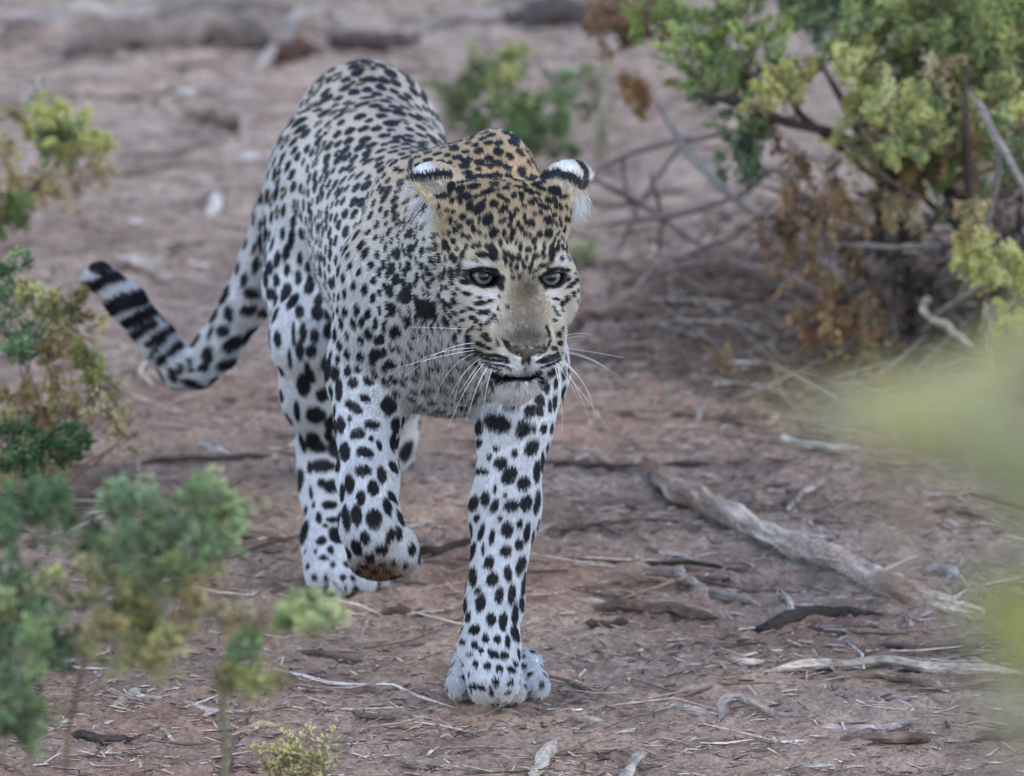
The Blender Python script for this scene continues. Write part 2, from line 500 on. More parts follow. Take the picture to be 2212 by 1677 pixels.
FRONT_LEG = """1395 655 75 45 10|1545 690 40 45 20|1290 680 22 45 0|1605 685 15 22 0|1345 512 30 20 10|1470 560 45 18 10|1590 590 40 30 -10|1585 490 32 28 -20|1290 430 30 16 10|1670 450 26 36 -20|1640 600 18 28 0|1695 560 12 36 0|1290 770 22 25 0|1390 805 22 16 0|1495 830 18 22 20|1415 890 35 32 0|1350 850 16 14 0|1300 930 50 18 5|1595 800 35 50 35|1465 955 34 52 35|1545 1000 32 40 30|1620 930 20 60 5|1655 880 12 60 0|1330 1090 24 40 0|1265 1110 26 40 15|1385 1035 10 22 0|1380 1130 22 38 25|1480 1125 42 30 -15|1445 1065 12 14 0|1560 1110 30 45 20|1620 1110 16 65 8|1410 1200 16 16 0|1280 1195 16 22 0|1455 1262 32 42 -10|1525 1225 18 26 0|1305 1280 16 42 15|1365 1305 16 40 10|1242 1270 14 50 0|1567 1280 18 60 8|1255 1385 18 50 15|1315 1380 10 30 0|1445 1390 30 32 0|1520 1350 24 35 0|1600 1330 10 60 5|1350 1455 28 38 15|1530 1470 24 50 20|1260 1530 22 50 -5|1370 1550 32 38 10|1455 1515 22 40 -5|1545 1570 14 70 10|1285 1610 16 20 40|500 670 24 45 -5|575 570 52 24 35|640 520 30 18 30|680 670 42 24 8|595 725 42 28 -10|550 640 12 18 0|465 690 14 50 0|490 470 20 60 0|675 750 14 18 0|525 825 30 50 -8|640 830 45 26 10|720 790 14 30 -20|485 890 14 50 0|625 930 44 28 0|735 955 24 48 -10|550 1005 26 52 0|685 1030 30 42 -5|510 1050 14 50 0|615 1085 24 40 -5|760 1130 20 48 -15|590 1185 28 55 -8|535 1200 20 70 -5|490 1220 10 50 0|690 1200 42 48 -10|640 1310 28 32 0|780 1295 24 45 15|828 1280 18 36 -10|585 1360 30 45 -20|735 1375 38 26 5|665 1425 26 26 -20|530 1390 20 40 -30|800 1450 20 13 0|735 1455 24 11 0|868 1465 20 13 -30|620 1465 36 12 15|690 1500 26 11 0|760 1500 20 9 0|650 1530 26 8 10|600 1500 26 8 20|720 1540 26 8 0|800 770 20 50 0|775 560 42 55 0|470 370 26 40 15|570 430 30 30 0|660 420 34 24 30|600 350 24 18 20|720 260 40 24 30|740 180 22 30 0|800 315 34 24 15|620 180 18 28 -10|665 145 20 34 -25|625 80 18 28 0|835 110 28 24 0|760 110 16 22 0|895 65 26 18 0|705 95 16 34 0"""  # the big black patch by the lifted leg's elbow is a painted shadow
HIND_LEG = """435 130 34 50 0|410 345 36 65 0|320 370 22 60 -20|285 440 36 65 -5|395 500 36 38 0|355 610 55 45 5|250 590 18 55 -5|340 745 40 30 20|355 785 58 34 25|430 730 24 34 0|280 770 14 50 -20|395 905 65 35 0|325 910 18 36 0|445 1020 40 34 0|390 1000 22 22 0|330 1060 10 36 -10|435 1130 40 24 0|375 1205 18 28 0|450 1215 30 16 0|410 1250 14 12 0|345 1130 10 18 0|390 1335 30 22 -20|440 1385 18 20 0|400 1430 28 14 0|265 240 22 50 0|330 245 30 36 0|265 25 24 35 0|365 30 30 40 0|285 145 20 50 0|350 160 24 36 0|230 150 10 66 0|205 290 11 50 0"""
PAWS = """1310 660 32 58 10|1440 610 28 50 10|1525 600 26 60 5|1385 775 32 42 -5|1465 790 28 60 5|1550 740 22 76 5|1270 850 38 32 -30|1225 755 18 36 0|1345 910 22 30 -10|1425 915 26 28 0|1495 930 18 45 0|1185 930 20 18 0|1265 955 22 26 0|1310 1000 20 22 0|1395 1020 40 26 30|1475 1030 30 28 20|1230 1020 24 8 0|1275 1090 18 28 -20|1355 1105 26 24 0|1440 1125 26 22 0|1520 1130 34 22 30|1545 1085 14 24 -20|1180 1085 12 14 0|1270 1245 62 18 5|1415 1210 24 26 30|1375 1285 16 34 0|1520 1215 22 22 0|1515 1280 26 14 0|1635 1290 22 12 40|1685 1290 12 22 0|1300 1385 8 14 0|1390 1390 12 16 0|1430 1385 9 13 0|225 490 14 22 0|345 490 20 20 0|285 530 12 12 0|320 570 12 12 0|370 555 15 16 0|275 600 11 16 0|430 565 15 18 0"""
TAIL = """330 570 95 50 8|1090 1170 38 58 10|1060 1260 38 28 0|985 1370 66 26 10|1230 1220 76 32 -20|1140 1330 42 13 -30|1270 1080 86 42 -30|1110 1010 13 56 15|1195 1000 46 38 -10|1235 885 32 56 0|1370 850 56 36 -10|1470 870 42 32 -20|1400 730 56 38 0|1515 740 38 42 -30|1340 640 26 48 20|1425 530 25 58 10|1410 420 14 46 20|1510 560 26 46 0|1480 330 22 46 15|770 1230 30 46 25|850 1320 30 55 -30|905 1280 22 38 0|970 1240 18 54 -10"""
TAIL_LINES = """48;275 730;370 665;490 640|68;400 880;480 825;630 790|50;540 970;620 925;710 885|40;560 1080;640 1015;700 985|36;690 1110;760 1060;860 1010|18;700 1200;740 1140;790 1090|30;830 1170;890 1120"""
# broad tints: view, x, y, half w, half h, tilt, colour, strength
WHITE, TAN, GREY, BLACK, BROWN = (.72, .73, .75), (.62, .52, .36), (.30, .255, .20), (.011, .013, .020), (.16, .085, .045)
TINTS = [(VF, 1185, 1130, 135, 245, 0, (.215,.185,.145), .85), (VF, 1190, 940, 110, 110, 0, (.27, .22, .15), .9), (VF, 1200, 930, 60, 60, 0, (.14, .11, .075), .8),
    (VF, 1050, 880, 26, 95, -8, (.60, .54, .45), .8), (VF, 1300, 880, 22, 95, 4, (.60, .54, .45), .8),
    (VF, 880, 748, 120, 18, -2, WHITE, .95), (VF, 1430, 725, 65, 34, -10, WHITE, .9), (VF, 930, 965, 90, 36, 8, WHITE, .8),
    (VF, 930, 1080, 110, 80, -20, WHITE, .55), (VF, 1370, 960, 40, 50, 0, WHITE, .6), (VF, 1410, 1090, 50, 90, 0, WHITE, .5), (VF, 800, 845, 22, 50, -25, WHITE, .7),
    (VF, 1120, 1455, 70, 30, 10, WHITE, .9), (VF, 1245, 1460, 60, 26, -10, WHITE, .9), 
    (VF, 930, 1320, 120, 90, 10, (.44, .385, .28), .8), (VF, 1370, 1330, 80, 80, 0, (.50, .44, .32), .7),
    (VF, 1200, 1270, 130, 60, 0, (.13, .11, .085), .9), (VF, 1150, 130, 520, 260, 0, (.52, .36, .19), .65),
    (VF, 560, 560, 100, 60, 0, WHITE, .5), (VF, 1255, 420, 34, 24, 20, (.42, .28, .26), .7),
    (VF, 520, 200, 130, 60, 15, (.34, .31, .26), .9), (VF, 480, 92, 100, 50, 24, (.80, .82, .85), 1), (VF, 1450, 215, 110, 60, 20, (.5, .43, .33), .9), (VF, 1450, 72, 122, 44, 14, (.80, .82, .85), 1),
    (VL, 700, 1500, 190, 75, 0, (.22, .13, .07), 1), (VL, 880, 1330, 40, 90, 0, WHITE, .6), (VP, 1440, 1400, 330, 110, 0, (.66, .65, .61), .9)]
TINT_LINES = [(VF, 30, TAN, ((385, 140), (430, 225), (520, 290), (600, 332), (690, 365))), (VF, 26, TAN, ((1622, 195), (1580, 270), (1500, 335), (1440, 352))),
    (VF, 27, BLACK, ((405, 150), (500, 152), (600, 130), (650, 135))), (VF, 15, (.05, .05, .06), ((400, 30), (385, 100), (410, 160))),
    (VF, 30, BLACK, ((1310, 142), (1400, 125), (1500, 150), (1580, 205))), (VF, 18, (.03, .03, .035), ((1560, 40), (1605, 110), (1600, 190))),
    (VF, 24, (.045, .034, .030), ((1098, 1340), (1190, 1365), (1308, 1338))), (VF, 30, (.045, .034, .030), ((1190, 1362), (1186, 1412))),
    (VF, 26, (.006, .005, .005), ((990, 1512), (1060, 1535), (1130, 1543), (1200, 1533), (1268, 1503)))]

body_bvh = BVHTree.FromPolygons([tuple(v) for v in sV[::1]], [tuple(q) for q in sQ.tolist()]) if False else None

class Raster:
    """nearest skin point seen from the camera, per cell of a fine screen grid"""
    def __init__(s, V, N, cell=2.0):
        px, py, dep = toppx_arr(V)
        s.cell = cell
        s.w, s.h = int(2400 / cell), int(1800 / cell)
        ok = (px > 0) & (px < 2390) & (py > 0) & (py < 1790) & ((N @ CF) < -.02)
        ix = (px[ok] / cell).astype(int); iy = (py[ok] / cell).astype(int)
        o = np.argsort(-dep[ok])
        s.idx = np.full((s.w, s.h), -1)
        s.idx[ix[o], iy[o]] = np.flatnonzero(ok)[o]
        s.dep = dep
    def hit(s, px, py):
        best = None
        for r in (1, 2, 4, 7):
            ix, iy = int(px / s.cell), int(py / s.cell)
            sub = s.idx[max(ix - r, 0):ix + r + 1, max(iy - r, 0):iy + r + 1].ravel()
            sub = sub[sub >= 0]
            if len(sub):
                return sub[np.argmin(s.dep[sub])]
        return None

def toppx_arr(P):
    q = P - CAM
    dep = q @ CF
    return 1106 + (q @ CR) / dep / PX, 838.5 - (q @ CU) / dep / PX, dep

ras = Raster(sV, sN)
MSC = 1.13
MARKS = []      # centre, axis a, axis b, normal, half a, half b, colour, strength, softness, wobble
def add_mark(vw, x, y, w, h, ang, colour=BLACK, strength=1.0, soft=.22, wob=.35):
    px, py, s = vw(x, y)
    i = ras.hit(px, py)
    if i is None:
        return
    c, dep = sV[i], ras.dep[i]
    m = dep * PX * s
    # exact place in the two camera directions, depth from the skin
    q = ray(px, py)
    c = CAM + q * (dep / (q @ CF))
    t = R(ang)
    a = CR * math.cos(t) - CU * math.sin(t)
    b = CR * math.sin(t) + CU * math.cos(t)
    MARKS.append((c, a, b, w * m * (MSC if strength == 1 and soft < .5 else 1), h * m * (MSC if strength == 1 and soft < .5 else 1), colour, strength, soft, wob, sN[i]))
def add_line(vw, w, pts, colour=BLACK, strength=1.0):
    pts = np.array(pts, float)
    for p, q in zip(pts[:-1], pts[1:]):
        L = np.linalg.norm(q - p)
        k = max(1, int(L / (w * .8)))
        ang = math.degrees(math.atan2(q[1] - p[1], q[0] - p[0]))
        for j in range(k + 1):
            c = p + (q - p) * j / k
            add_mark(vw, c[0], c[1], w * 1.25, w, ang, colour, strength, .25, .15)
for t in TINTS:
    add_mark(*t[:6], colour=t[6], strength=t[7], soft=.95, wob=.45)
for vw, w, c, pts in TINT_LINES[:2]:
    add_line(vw, w, pts, c, .95)
n_tint = len(MARKS)
for vw, txt in ((VF, FACE), (VL, FRONT_LEG), (VL, HIND_LEG), (VP, PAWS), (VT, TAIL)):
    MSC = 1.38 if vw is VF else 1.15
    for row in txt.split('|'):
        add_mark(vw, *[float(v) for v in row.split()])
for vw, txt in ((VF, FACE_LINES), (VT, TAIL_LINES)):
    for row in txt.split('|'):
        a = row.split(';')
        add_line(vw, float(a[0]) * (.80 if vw is VT else 1), [[float(v) for v in p.split()] for p in a[1:]])
for vw, w, c, pts in TINT_LINES[2:]:
    add_line(vw, w, pts, c)

add_mark(VF, 1130, 1625, 200, 62, 0, colour=(.8, .8, .8), strength=.95, soft=.3, wob=.3)
# the rest of the coat: spots spread over the skin, their size and spacing by region
def region(P, N):
    """base colour, spot spacing, spot radius, stretch"""
    n = len(P)
    col = np.tile(np.array([.67, .69, .71]), (n, 1))
    up = np.clip((P[:, 2] - .36) / .20, 0, 1)
    sp = np.full(n, .0130); sr = np.full(n, .0066); st = np.full(n, 1.6)
    fr = P[:, 1] < -1.22
    sp = np.where(fr, .0140, sp); sr = np.where(fr, .0056, sr); st = np.where(fr, 1.25, st)
    L = ((P - HO) @ HM.T) * 100
    isleg = np.clip((.36 - P[:, 2]) / .10, 0, 1)
    dors = np.clip((N[:, 2] - .05) / .75, 0, 1) * up
    def mix(c, w):
        nonlocal col
        col = col * (1 - w[:, None]) + np.array(c) * w[:, None]
    mix((.62, .53, .42), np.clip(dors * .9, 0, 1))
    mix((.67, .70, .75), isleg)
    hump = np.exp(-(np.linalg.norm((P - np.array([-.03, -1.38, .57])) / np.array([.12, .17, .08]), axis=1)) ** 2)
    mix((.50, .40, .25), np.clip(hump * .9, 0, 1))
    ish = np.clip((11.5 - np.linalg.norm(L - np.array([0, 0, -4]), axis=1)) / 2.0, 0, 1)
    ishc = np.clip((14.5 - np.linalg.norm(L - np.array([0, 2, -4]), axis=1)) / 6, 0, 1)
    mix((.60, .53, .41), ishc)
    mix((.54, .42, .25), ishc * np.clip((L[:, 1] - 3.5) / 5, 0, .95))
    mix((.72, .71, .69), ish * np.clip((np.abs(L[:, 0]) - 4) / 3, 0, .8) * np.clip((3 - L[:, 1]) / 4, 0, 1))
    spine = np.exp(-((P[:, 0] - (-.135 - .16 * (P[:, 1] + .9))) / .045) ** 2) * dors * (1 - ish) * (P[:, 1] > -1.3)
    col = col * (1 - .2 * spine)[:, None]
    # pale throat, chest and inner legs
    mix((.66, .66, .65), np.clip(-N[:, 2] * 1.3, 0, 1) * (1 - ish))
    tail = (P[:, 0] < -.27).astype(float) * (P[:, 1] > -.72)
    mix((.68, .69, .71), tail)
    rump = (P[:, 1] > -.98).astype(float) * (1 - tail)
    sp = np.where(rump > 0, .0154, sp); sr = np.where(rump > 0, .0071, sr)
    sp = sp + .009 * isleg; sr = sr + .0040 * isleg; st = st - .3 * isleg
    sp = np.where(hump > .3, .0112, sp); sr = np.where(hump > .3, .0055, sr)
    sr = sr * (1 + .14 * dors * (1 - ish))
    sp = np.where(ish > .4, .0092, sp); sr = np.where(ish > .4, .0041, sr); st = np.where(ish > .4, 1.2, st)
    low = (P[:, 2] < .06) & (P[:, 1] < -1)
    sp = np.where(low, .015, sp); sr = np.where(low, .0036, sr)
    return col, sp, sr, st, ish

rng = np.random.default_rng(7)
tri = np.concatenate([sQ[:, :3], sQ[:, [0, 2, 3]]])
tA = np.linalg.norm(np.cross(sV[tri[:, 1]] - sV[tri[:, 0]], sV[tri[:, 2]] - sV[tri[:, 0]]), axis=1) / 2
AREA = tA.sum()
def sample(n, weight=None):
    w = tA if weight is None else tA * weight
    cdf = np.cumsum(w)
    f = np.searchsorted(cdf, rng.random(n) * cdf[-1])
    r1, r2 = np.sqrt(rng.random(n)), rng.random(n)
    b = np.stack([1 - r1, r1 * (1 - r2), r1 * r2], 1)
    P = (sV[tri[f]] * b[:, :, None]).sum(1)
    N = nrm((sN[tri[f]] * b[:, :, None]).sum(1))
    return P, N

cand, cN = sample(60000)
ccol, csp, csr, cst, cish = region(cand, cN)
cfl, _ = fields(cand)
from mathutils.kdtree import KDTree
mc = np.array([m[0] for m in MARKS[n_tint:]]); mr = np.array([max(m[3], m[4]) for m in MARKS[n_tint:]])
cell = .03
from collections import defaultdict
gridm = defaultdict(list)
def gk(p):
    return (int(p[0] // cell), int(p[1] // cell), int(p[2] // cell))
for c, r_, a, b in zip(mc, mr, [m[3] for m in MARKS[n_tint:]], [m[4] for m in MARKS[n_tint:]]):
    gridm[gk(c)].append((c, (a + b) / 2 * 1.0, 0))
cL = ((cand - HO) @ HM.T) * 100
kept = 0
for i in range(len(cand)):
    p = cand[i]
    l = cL[i]
    if l[2] > -3.6 and abs(l[0]) < 6.5 and -13 < l[1] < 1.5 and cish[i] > .2:
        continue                                   # the face proper carries only its own marks
    if min(np.linalg.norm(p - e_['c']) for e_ in ears) < .042:
        continue
    k = gk(p)
    fa = cfl[i] - cN[i] * (cfl[i] @ cN[i]); fa = fa / (np.linalg.norm(fa) + 1e-9)
    bad = False
    for dx in (-1, 0, 1):
        for dy in (-1, 0, 1):
            for dz in (-1, 0, 1):
                for (c, r_, auto) in gridm.get((k[0] + dx, k[1] + dy, k[2] + dz), ()):
                    dd = (p[0] - c[0]) ** 2 + (p[1] - c[1]) ** 2 + (p[2] - c[2]) ** 2
                    if auto:
                        al = (p[0] - c[0]) * fa[0] + (p[1] - c[1]) * fa[1] + (p[2] - c[2]) * fa[2]
                        dd -= al * al * (1 - 1 / cst[i] ** 2)
                    lim = csp[i] * (.95 if auto else .62) + (0 if auto else r_ * .75)
                    if dd < lim * lim:
                        bad = True; break
                if bad: break
            if bad: break
        if bad: break
    if bad:
        continue
    gridm[k].append((p, csr[i], 1))
    n = cN[i]
    a = nrm(cfl[i] - n * (cfl[i] @ n)); b = np.cross(n, a)
    s = csr[i] * (0.72 + .45 * rng.random())
    back = (l[2] < -12 or p[1] > -1.5) and p[2] > .38 and csp[i] > .014
    if back and rng.random() < .12:
        # rosette: a few blobs round a tan heart
        MARKS.append((p, a, b, s * 1.3, s * 1.1, (.42, .30, .17), .6, .5, .3, n))
        k0 = rng.random() * 6.28
        nb = 3
        for q in range(nb):
            an = k0 + q * 6.28 / nb + rng.normal() * .3
            c = p + a * math.cos(an) * s * 1.0 + b * math.sin(an) * s * .85
            MARKS.append((c, nrm(-a * math.sin(an) + b * math.cos(an)), nrm(a * math.cos(an) + b * math.sin(an)), s * .85, s * .52, BLACK, 1, .25, .5, n))
    else:
        e = cst[i] * (.8 + .3 * rng.random())
        MARKS.append((p, a, b, s * e, s, BLACK, 1, .2, .38, n))
    kept += 1
print('spots', kept, 'marks', len(MARKS))

def coat_colour(P, N):
    col, _, _, _, ish = region(P, N)
    col = col * (1 + .22 * fbm(P * 60, 3, 3))[:, None]
    wob1 = fbm(P * 230, 2, 11); wob2 = fbm(P * 90, 2, 23)
    key = np.floor((P - np.array([-1., -3., -1.])) / .02).astype(np.int64)
    kk = (key[:, 0] * 1000 + key[:, 1]) * 1000 + key[:, 2]
    order = np.argsort(kk, kind='stable')
    ks = kk[order]
    dark = np.zeros(len(P))
    for (c, a, b, ha, hb, cc, st, soft, wob, n) in MARKS:
        r = max(ha, hb) * 1.35 + .001
        k0 = np.floor((c - r - np.array([-1., -3., -1.])) / .02).astype(int)
        k1 = np.floor((c + r - np.array([-1., -3., -1.])) / .02).astype(int)
        ids = []
        for x in range(k0[0], k1[0] + 1):
            for y in range(k0[1], k1[1] + 1):
                lo_ = np.searchsorted(ks, (x * 1000 + y) * 1000 + k0[2])
                hi_ = np.searchsorted(ks, (x * 1000 + y) * 1000 + k1[2] + 1)
                if hi_ > lo_:
                    ids.append(order[lo_:hi_])
        if not ids:
            continue
        ids = np.concatenate(ids)
        q = P[ids] - c
        ok = (N[ids] @ n) > -.1
        ids, q = ids[ok], q[ok]
        u = (q @ a) / ha; v = (q @ b) / hb; w = (q @ n) / (r * .9)
        d = np.sqrt(u * u + v * v + w * w)
        d = d * (1 + wob * (wob1[ids] * 1.1 + wob2[ids] * .9))
        m = np.clip((1 + soft * .5 - d) / soft, 0, 1) * st
        col[ids] = col[ids] * (1 - m[:, None]) + np.array(cc) * m[:, None]
    # dark lid rims
    L = ((P - HO) @ HM.T) * 100
    for s_ in (-1, 1):
        x = (L[:, 0] - 3.70 * s_) * s_; y = L[:, 1] - .02 - .16 * x
        e_ = np.sqrt((x / 1.62) ** 2 + (np.where(y > 0, y / .52, y / 1.02)) ** 2)
        m = np.clip((1.34 - e_) / .16, 0, 1) * (L[:, 2] > -5)
        col = col * (1 - m[:, None]) + np.array([.008, .008, .009]) * m[:, None]
    return col
# ------------------------------------------------------------------ materials of the animal
def fur_mat(nt, out):
    at = node(nt, 'ShaderNodeAttribute', _attribute_name='tint')
    p = node(nt, 'ShaderNodeBsdfPrincipled', Roughness=.55)
    p.inputs['Specular IOR Level'].default_value = .35
    tr = node(nt, 'ShaderNodeBsdfTranslucent')
    mx = node(nt, 'ShaderNodeMixShader', Fac=.25)
    nt.links.new(at.outputs['Color'], p.inputs['Base Color'])
    nt.links.new(at.outputs['Color'], tr.inputs['Color'])
    nt.links.new(p.outputs[0], mx.inputs[1]); nt.links.new(tr.outputs[0], mx.inputs[2])
    nt.links.new(mx.outputs[0], out.inputs[0])
def skin_mat(nt, out):
    at = node(nt, 'ShaderNodeAttribute', _attribute_name='tint')
    p = node(nt, 'ShaderNodeBsdfPrincipled', Roughness=.6)
    no = node(nt, 'ShaderNodeTexNoise', Scale=900.0, Detail=2.0)
    bu = node(nt, 'ShaderNodeBump', Strength=.4, Distance=.0006)
    nt.links.new(no.outputs[0], bu.inputs['Height']); nt.links.new(bu.outputs[0], p.inputs['Normal'])
    nt.links.new(at.outputs['Color'], p.inputs['Base Color'])
    nt.links.new(p.outputs[0], out.inputs[0])
M_fur, M_skin = material('leopard_fur', fur_mat), material('leopard_skin', skin_mat)

leopard = empty('leopard', (-.07, -1.3, 0))
tag(leopard, 'spotted leopard walking forward with head lowered, right forepaw lifted and ringed tail curled up', 'leopard')
def adopt(o, parent):
    o.parent = parent
    o.matrix_parent_inverse = Matrix.Translation(-Vector(parent.location))
    return o

skin_col = coat_colour(sV, sN)
body = adopt(mesh_from('body', sV, sQ, M_skin, True, skin_col), leopard)

NH = 620000
Lv = ((sV - HO) @ HM.T) * 100
hd = np.clip((13 - np.linalg.norm(Lv - np.array([0, 0, -3]), axis=1)) / 2, 0, 1)
wv = 1 + 3.0 * hd + .5 * np.clip((.3 - sV[:, 2]) / .1, 0, 1) + .4 * ((sN @ CF) < 0)
hP, hN = sample(NH, wv[tri[:, 0]])
hfl, hhl = fields(hP)
hc_ = coat_colour(hP, hN)
L = ((hP - HO) @ HM.T) * 100
# bare skin: nose leather, mouth, eye openings, ear insides
bare = np.zeros(NH, bool)
for s in (-1, 1):
    x = (L[:, 0] - 3.70 * s) * s; y = L[:, 1] - .02 - .16 * x
    bare |= (np.sqrt((x / 1.70) ** 2 + (y / 1.08) ** 2) < 1) & (L[:, 2] > -6) & (y < .42)
bare |= (np.abs(L[:, 0]) < 1.7 - .8 * np.clip((-8.6 - L[:, 1]), 0, 1.6)) & (L[:, 1] < -8.05) & (L[:, 1] > -9.75) & (L[:, 2] > 1.6)
bare |= (np.abs(L[:, 0]) < 2.1) & (L[:, 1] < -10.35) & (L[:, 1] > -11.0) & (L[:, 2] > -.6)
keep = ~bare
hP, hN, hfl, hhl, hc_, L = hP[keep], hN[keep], hfl[keep], hhl[keep], hc_[keep], L[keep]
n = len(hP)
# clumping noise in direction
nz = np.stack([fbm(hP * 90, 2, 31 + i) for i in range(3)], 1)
T = hfl + nz * .32 + rng.normal(size=(n, 3)) * .10
T = nrm(T - hN * (T * hN).sum(1)[:, None])
ln = hhl * (.75 + .5 * rng.random(n)) * (1 + .5 * fbm(hP * 30, 2, 41))
belly = np.clip(-hN[:, 2], 0, 1) * (hP[:, 2] > .25) * (L[:, 2] < -2)
ln = ln * (1 + .9 * belly) * np.where((hP[:, 1] > -1.45) & (belly < .3), .8, 1)
toes = (hP[:, 2] < .03)
lift = np.where(L[:, 2] > -3, .30, .34) + rng.random(n) * .16 + .25 * belly + .15 * toes
d0 = nrm(T * np.cos(lift)[:, None] + hN * np.sin(lift)[:, None])
d1 = nrm(d0 - hN * np.where(L[:, 2] > -4, .10, .22)[:, None] + np.array([0, 0, -.10]) + rng.normal(size=(n, 3)) * .08)
d2 = nrm(d1 - hN * .15 + np.array([0, 0, -.18]))
root = hP - hN * .0004
pts = np.stack([root, root + d0 * (ln * .34)[:, None], root + d0 * (ln * .34)[:, None] + d1 * (ln * .33)[:, None],
                root + d0 * (ln * .34)[:, None] + d1 * (ln * .33)[:, None] + d2 * (ln * .33)[:, None]], 1)
pts[:, :, 2] = np.maximum(pts[:, :, 2], .001)
rad = np.tile(np.array([.00026, .00025, .00019, .00005]), (n, 1)) * ((.7 + .6 * rng.random(n)) * np.where(L[:, 2] > -8, .62, 1))[:, None]
hcol = hc_ * (.80 + .34 * rng.random(n))[:, None]

# long white hair out of the ear cups and pale whisker-side tufts
def tuft(cx, cy, dep_off, w, h, nn, dirv, length, colour, spread=.35):
    """hairs rooted on a small patch of skin round the photo place"""
    i = ras.hit(*view(1327, 586, .5432)(cx, cy)[:2])
    c = sV[i]
    o = c + (CR * rng.normal(size=(nn, 1)) * w - CU * rng.normal(size=(nn, 1)) * h + CF * (dep_off + rng.normal(size=(nn, 1)) * .004))
    d = nrm(np.array(dirv) + rng.normal(size=(nn, 3)) * spread)
    l = (length * (.5 + .7 * rng.random(nn)))[:, None]
    p1 = o + d * l * .4; p2 = p1 + nrm(d + np.array([0, 0, -.25])) * l * .35; p3 = p2 + nrm(d + np.array([0, 0, -.5])) * l * .3
    return np.stack([o, p1, p2, p3], 1), np.tile(colour, (nn, 1)) * (.85 + .3 * rng.random((nn, 1)))
extra_p, extra_c = [], []
for a in ((430, 262, .010, .006, .008, 330, camv(-.75, -.35, .1), .014, WHITE), (480, 330, .010, .008, .006, 330, camv(-.5, -.8, .1), .015, WHITE),
          (570, 385, .010, .009, .005, 380, camv(-.35, -.9, .05), .016, WHITE), (650, 410, .006, .008, .005, 240, camv(-.2, -1, .1), .018, (.55, .45, .30)),
          (1570, 330, .008, .007, .006, 330, camv(.35, -.85, .1), .015, WHITE), (1520, 375, .006, .007, .005, 300, camv(.35, -.95, .05), .014, WHITE)):
    p_, c_ = tuft(*a)
    extra_p.append(p_); extra_c.append(c_)
ep, ec = np.concatenate(extra_p), np.concatenate(extra_c)
pts = np.concatenate([pts, ep]); hcol = np.concatenate([hcol, ec])
rad = np.concatenate([rad, np.tile(np.array([.00015, .00014, .0001, .00003]), (len(ep), 1))])
n = len(pts)
cu = bpy.data.hair_curves.new('fur')
cu.add_curves([4] * n)
cu.attributes['position'].data.foreach_set('vector', pts.astype(np.float32).ravel())
ra_ = cu.attributes.get('radius') or cu.attributes.new('radius', 'FLOAT', 'POINT')
ra_.data.foreach_set('value', rad.astype(np.float32).ravel())
ca = cu.attributes.new('tint', 'FLOAT_COLOR', 'CURVE')
c4 = np.ones((n, 4), np.float32); c4[:, :3] = hcol
ca.data.foreach_set('color', c4.ravel())
cu.materials.append(M_fur)
fur = bpy.data.objects.new('fur', cu)
COL.objects.link(fur)
adopt(fur, leopard)
print('hair', n)

# ------------------------------------------------------------------ eyes
def eye_mat(nt, out):
    tc = node(nt, 'ShaderNodeTexCoord')
    sx = node(nt, 'ShaderNodeSeparateXYZ')
    nt.links.new(tc.outputs['Object'], sx.inputs[0])
    cx = node(nt, 'ShaderNodeCombineXYZ')
    nt.links.new(sx.outputs[0], cx.inputs[0]); nt.links.new(sx.outputs[1], cx.inputs[1])
    ln_ = node(nt, 'ShaderNodeVectorMath', _operation='LENGTH')
    nt.links.new(cx.outputs[0], ln_.inputs[0])
    cr = node(nt, 'ShaderNodeValToRGB')
    e = cr.color_ramp.elements
    stops = [(0.0, (.001, .001, .001)), (.36, (.002, .002, .002)), (.39, (.04, .05, .045)), (.43, (.09, .105, .085)), (.50, (.14, .165, .135)), (.60, (.12, .14, .11)), (.66, (.05, .055, .05)), (.72, (.004, .004, .004)), (1, (.004, .004, .004))]
    while len(e) < len(stops):
        e.new(.5)
    for el, (p_, c_) in zip(e, stops):
        el.position = p_; el.color = (*c_, 1)
    mu = node(nt, 'ShaderNodeMath', _operation='MULTIPLY'); mu.inputs[1].default_value = 1 / .0150
    nt.links.new(ln_.outputs['Value'], mu.inputs[0]); nt.links.new(mu.outputs[0], cr.inputs[0])
    no = node(nt, 'ShaderNodeTexNoise', Scale=600.0)
    mx = node(nt, 'ShaderNodeMix', _data_type='RGBA', _blend_type='MULTIPLY')
    mx.inputs[0].default_value = .5
    nt.links.new(cr.outputs[0], mx.inputs[6]); nt.links.new(no.outputs[0], mx.inputs[7])
    p = node(nt, 'ShaderNodeBsdfPrincipled', Roughness=.05)
    p.inputs['Coat Weight'].default_value = .0
    nt.links.new(cr.outputs[0], p.inputs['Base Color'])
    nt.links.new(p.outputs[0], out.inputs[0])
M_eye = material('leopard_eye', eye_mat)
def sphere_vq(nu=32, nv=20):
    V, F = [], []
    for j in range(nv + 1):
        th = math.pi * j / nv
        for i in range(nu):
            ph = 2 * math.pi * i / nu
            V.append((math.sin(th) * math.cos(ph), math.sin(th) * math.sin(ph), math.cos(th)))
    for j in range(nv):
        for i in range(nu):
            F.append((j * nu + i, (j + 1) * nu + i, (j + 1) * nu + (i + 1) % nu, j * nu + (i + 1) % nu))
    return np.array(V), np.array(F)
sv_, sf_ = sphere_vq()
for c, r_, s in EYES:
    o = mesh_from('eye', sv_ * r_ * .01, sf_, M_eye)
    gaze = nrm(HWv * .9 - HV * .06 + CR * .10 - CF * .5)
    o.rotation_euler = Vector(gaze).to_track_quat('Z', 'Y').to_euler()
    o.location = c
    adopt(o, leopard)

